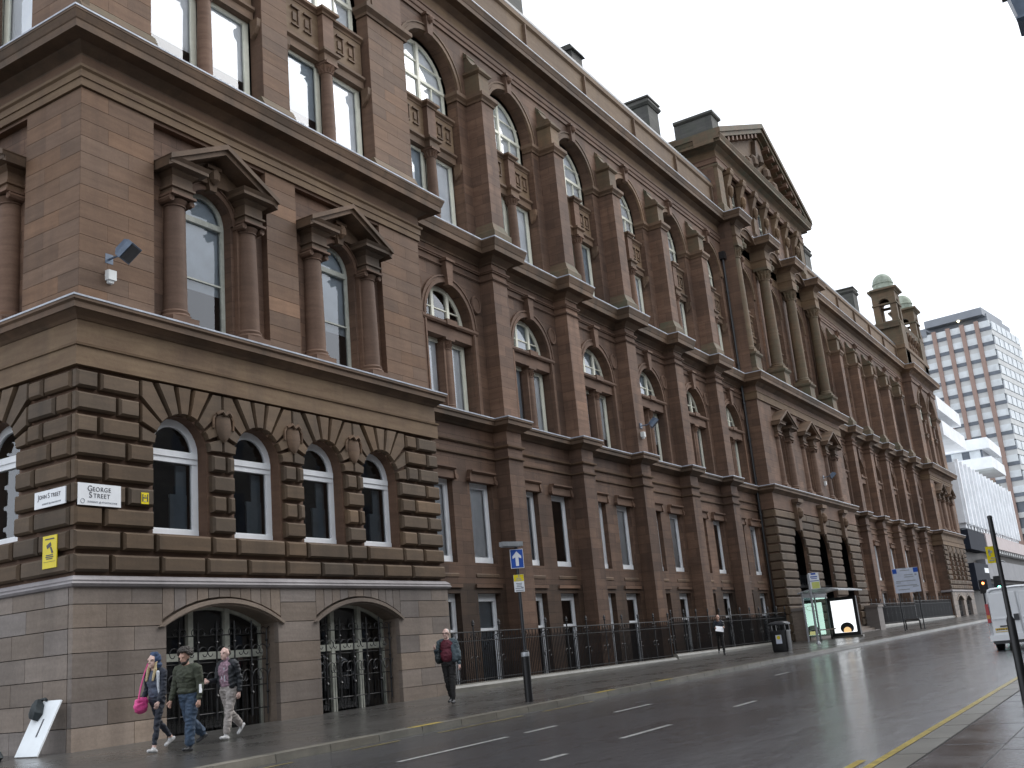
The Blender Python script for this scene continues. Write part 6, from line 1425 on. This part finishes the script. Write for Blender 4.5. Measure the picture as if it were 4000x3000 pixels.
    for s in (-1, 1): 
        e = MB(); e.lathe((0, 0, 0), [(0.003, -0.009), (0.011, -0.004), (0.012, 0.002), (0.004, 0.009)], 8); q = hp((0.078, s * 0.03, 0.006)); e.v = [tuple(M4 @ (q + Vector((v[0] * 0.6, v[1], v[2] * 0.7)))) for v in e.v]; e.build('eye', 'dark_hair', t, True)
    return dict(t=t, M4=M4, hd=hd, hp=hp, chs=chs, wst=wst, nk=nk, H=H, rt=rt, hz=hz)
def blob_part(p, name, prims, mat, voxel=0.012, smooth=3): return fused(name, prims, [mat] * len(prims), p['t'], p['M4'], voxel, smooth, 1.0 if voxel > 0.011 else 0.0)
def curls(p, n, mat, fy=0.0):
    mb = MB()
    for k in range(n):
        a = random.uniform(0, 2 * math.pi); e = math.asin(random.uniform(-0.25, 1.0)); dirv = Vector((math.cos(a) * math.cos(e), math.sin(a) * math.cos(e), math.sin(e)))
        if dirv.x > 0.35 and dirv.z < 0.55: continue
        if dirv.z < -0.1 and dirv.x > -0.1: continue
        c = Vector(p['hp']((-0.022 + dirv.x * 0.118, dirv.y * 0.115, 0.04 + dirv.z * 0.115))); r = random.uniform(0.02, 0.032)
        q = MB(); q.lathe((0, 0, 0), [(r * 0.1, -r), (r * 0.75, -r * 0.6), (r, 0), (r * 0.75, r * 0.6), (r * 0.1, r)], 6); mb.idx([p['M4'] @ (c + Vector(v)) for v in q.v], q.f)
    return mb.build('hair', mat, p['t'], True)

# woman in a dark blue hood, mid stride
p = person('woman in a dark blue hood and black leggings carrying a pink bag', -0.48, -2.92, 188, 1.62, ((15, 4, 6), (-20, 26, -30)), ((10, 6, 18), (-6, 10, 40)), dict(skin='skin_pale', top='grey_top', sleeve='navy_cloth', shoulder='navy_cloth', pants='navy_cloth', shoe='trainer', ankle='skin_pale', legw=0.92, hem=0.9, neck='skin_pale'), 0.94, 0, 0.05)
blob_part(p, 'hood', [('e', p['hp']((-0.045, 0, 0.035)), (0.1, 0.098, 0.115)), ('e', p['hp']((-0.07, 0, -0.07)), (0.085, 0.1, 0.09)), ('c', p['hp']((-0.02, -0.05, 0.115)), p['hp']((-0.02, 0.05, 0.115)), 0.035, 0.035)], 'hood_blue')
blob_part(p, 'hair', [('c', p['hp']((-0.01, s * 0.068, 0.02)), p['hp']((0.03, s * 0.075, -0.14)), 0.014, 0.026) for s in (-1, 1)] + [('c', p['hp']((0.03, s * 0.075, -0.14)), p['hp']((0.085, s * 0.07, -0.32)), 0.032, 0.02) for s in (-1, 1)], 'blond', 0.01)
cz = p['chs']
blob_part(p, 'open_jacket', [('e', cz + Vector((-0.035, 0, -0.02)), (0.115, 0.175, 0.2)), ('e', p['wst'] + Vector((-0.04, 0, 0.0)), (0.105, 0.165, 0.19)), ('c', cz + Vector((-0.02, -0.15, 0.12)), cz + Vector((-0.02, 0.15, 0.12)), 0.062, 0.062)], 'navy_cloth')
blob_part(p, 'white_lapel', [('c', cz + Vector((0.065, 0.12, 0.12)), cz + Vector((0.07, 0.13, -0.12)), 0.032, 0.024), ('c', cz + Vector((0.07, 0.13, -0.12)), cz + Vector((0.05, 0.14, -0.3)), 0.024, 0.014)], 'white_trim', 0.01)
tb = thing('pink_bag', 'bright pink shoulder bag carried by the woman in the hood', 'bag', (-0.75, -3.05, gz(-0.75, -3.05) + 0.7))
def fb(name, prims, mat, M4, voxel=0.012): return fused(name, prims, [mat] * len(prims), tb, M4, voxel, 3)
pm = p['M4']; 
b0 = Vector((0.16, -0.2, p['hz'] + 0.0))
fb('body', [('e', b0 + Vector((0.02, 0, -0.1)), (0.15, 0.075, 0.105)), ('e', b0 + Vector((-0.06, 0, -0.02)), (0.08, 0.06, 0.08)), ('c', b0 + Vector((-0.03, 0, 0.02)), b0 + Vector((0.1, 0, -0.02)), 0.045, 0.05)], 'bag_pink', pm)
mb = MB(); mb.tube([b0 + Vector((0.08, 0, 0.0)), b0 + Vector((0.02, 0.0, 0.22)), b0 + Vector((-0.06, 0.0, 0.42)), b0 + Vector((-0.12, 0.03, 0.6)), b0 + Vector((-0.16, 0.04, 0.68)), b0 + Vector((-0.2, 0.02, 0.5)), b0 + Vector((-0.1, 0, 0.05))], 0.014, 6); mb.v = [tuple(pm @ Vector(v)) for v in mb.v]; mb.build('strap', 'bag_pink', tb, True)
# curly haired man in olive
p = person('man with dark curly hair in an olive jumper and blue jeans walking beside the woman', -0.40, -3.62, 184, 1.64, ((10, 6, 4), (-12, 40, -26)), ((-4, 8, 12), (8, 6, 16)), dict(skin='skin', top='olive_cloth', sleeve='olive_cloth', pants='denim', shoe='dark_shoe', hem=1.75, legw=1.2, beard='dark_hair', lip='skin'), 1.22, 16, 0.05)
curls(p, 300, 'dark_hair')
blob_part(p, 'beard', [('e', p['hp']((0.045, 0, -0.085)), (0.05, 0.052, 0.045)), ('c', p['hp']((0.0, -0.066, -0.05)), p['hp']((0.04, -0.045, -0.09)), 0.018, 0.02), ('c', p['hp']((0.0, 0.066, -0.05)), p['hp']((0.04, 0.045, -0.09)), 0.018, 0.02)], 'dark_hair', 0.009, 2)
blob_part(p, 'jumper_hem', [('e', p['wst'] + Vector((-0.005, 0, -0.07)), (0.16, 0.205, 0.06)), ('e', p['wst'] + Vector((-0.01, 0, 0.04)), (0.155, 0.2, 0.13))], 'olive_cloth')
tag(place((lambda m: m)(MB().mesh('x', 'paper')) if False else (lambda b: (b.box(-0.04, 0.04, -0.006, 0.006, -0.07, 0.07), b.mesh('folded_paper', 'paper'))[1])(MB()), 'folded_paper', None, tuple(p['M4'] @ (p['chs'] + Vector((0.02, 0.32, -0.22)))), R(20)), 'small folded white paper held by the curly haired man', 'paper')
# man in a black jacket
p = person('man with receding hair in a black jacket, striped shirt and pale trousers', 1.38, -2.66, 184, 1.66, ((14, 3, 6), (-15, 34, -48)), ((-14, 8, 20), (12, 5, 75)), dict(skin='skin_pale', top='stripe_shirt', sleeve='black_jacket', shoulder='black_jacket', pants='stone_trousers', shoe='trainer', hem=1.45, legw=1.2, neck='stripe_shirt'), 1.08, 0, 0.03)
blob_part(p, 'hair', [('e', p['hp']((-0.05, 0, 0.025)), (0.066, 0.08, 0.085)), ('e', p['hp']((-0.02, 0, 0.085)), (0.06, 0.06, 0.035))], 'brown_hair', 0.01)
cz = p['chs']
blob_part(p, 'jacket', [('e', cz + Vector((-0.04, 0, -0.03)), (0.14, 0.215, 0.21)), ('e', p['wst'] + Vector((-0.05, 0, 0.0)), (0.15, 0.22, 0.21)), ('c', cz + Vector((-0.03, -0.15, 0.12)), cz + Vector((-0.03, 0.15, 0.12)), 0.07, 0.07), ('c', cz + Vector((0.06, 0.14, 0.05)), p['wst'] + Vector((0.05, 0.15, -0.08)), 0.045, 0.05), ('c', cz + Vector((0.05, -0.15, 0.05)), p['wst'] + Vector((0.04, -0.15, -0.08)), 0.04, 0.05)], 'black_jacket')
for k in (-1, 1): blob_part(p, 'white_stripe', [('c', cz + Vector((0.112, k * 0.035, 0.05)), p['wst'] + Vector((0.108, k * 0.035, 0.0)), 0.012, 0.012)], 'white_trim', 0.008, 1)
# man in maroon shirt
p = person('white haired man in a maroon shirt and open slate blue jacket by the railings', 8.1, -2.95, 196, 1.74, ((8, 4, 2), (-8, 20, -14)), ((-2, 14, 10), (8, 10, 118)), dict(skin='skin_pale', top='maroon', sleeve='slate_jacket', shoulder='slate_jacket', pants='black_trousers', shoe='dark_shoe', hem=1.15, legw=1.05, belly=True), 1.1, 0, 0.02)
blob_part(p, 'hair', [('e', p['hp']((-0.035, 0, 0.035)), (0.076, 0.079, 0.086))], 'white_hair', 0.01)
mb = MB(); mb.tube([p['hp']((0.0, -0.08, 0.01)), p['hp']((0.088, -0.05, 0.008)), p['hp']((0.096, 0, 0.008)), p['hp']((0.088, 0.05, 0.008)), p['hp']((0.0, 0.08, 0.01))], 0.005, 5); mb.v = [tuple(p['M4'] @ Vector(v)) for v in mb.v]; mb.build('glasses', 'dark_hair', p['t'])
cz = p['chs']
blob_part(p, 'jacket', [('e', cz + Vector((-0.05, 0, -0.03)), (0.125, 0.215, 0.21)), ('e', p['wst'] + Vector((-0.06, 0, 0.0)), (0.14, 0.215, 0.21)), ('c', cz + Vector((-0.03, -0.16, 0.12)), cz + Vector((-0.03, 0.16, 0.12)), 0.075, 0.075), ('c', cz + Vector((0.05, 0.16, 0.0)), p['wst'] + Vector((0.06, 0.2, -0.06)), 0.05, 0.075), ('c', cz + Vector((0.0, 0.2, 0.05)), p['wst'] + Vector((0.0, 0.24, -0.02)), 0.07, 0.09)], 'slate_jacket')
mb = MB(); sb = fused('shoulder_bag', [('e', p['wst'] + Vector((0.1, -0.2, -0.02)), (0.14, 0.07, 0.13)), ('c', p['wst'] + Vector((0.1, -0.2, 0.08)), p['chs'] + Vector((0.09, -0.14, 0.12)), 0.02, 0.018)], ['bag_dark'] * 2, None, p['M4']); tag(sb, 'black shoulder bag carried by the man in the maroon shirt', 'bag')
# far walker holding papers
p = person('man in dark clothes holding white papers beside the far railings', 30.4, -1.25, 205, 1.66, ((12, 6, 2), (-14, 30, -24)), ((25, 6, 70), (20, 6, 75)), dict(skin='skin', top='navy_cloth', sleeve='black_jacket', pants='black_trousers', shoe='dark_shoe'), 0.95, 6, 0.04)
blob_part(p, 'hair', [('e', p['hp']((-0.03, 0, 0.04)), (0.082, 0.082, 0.08))], 'brown_hair', 0.012)
mb = MB(); mb.box(-0.17, 0.17, -0.008, 0.008, -0.13, 0.13); o = place(mb.mesh('papers', 'paper'), 'papers', None, tuple(p['M4'] @ (p['chs'] + Vector((0.36, 0, -0.16)))), R(295)); o.rotation_euler = (R(-35), R(12), R(295)); tag(o, 'sheaf of white papers held by the man at the far railings', 'papers')
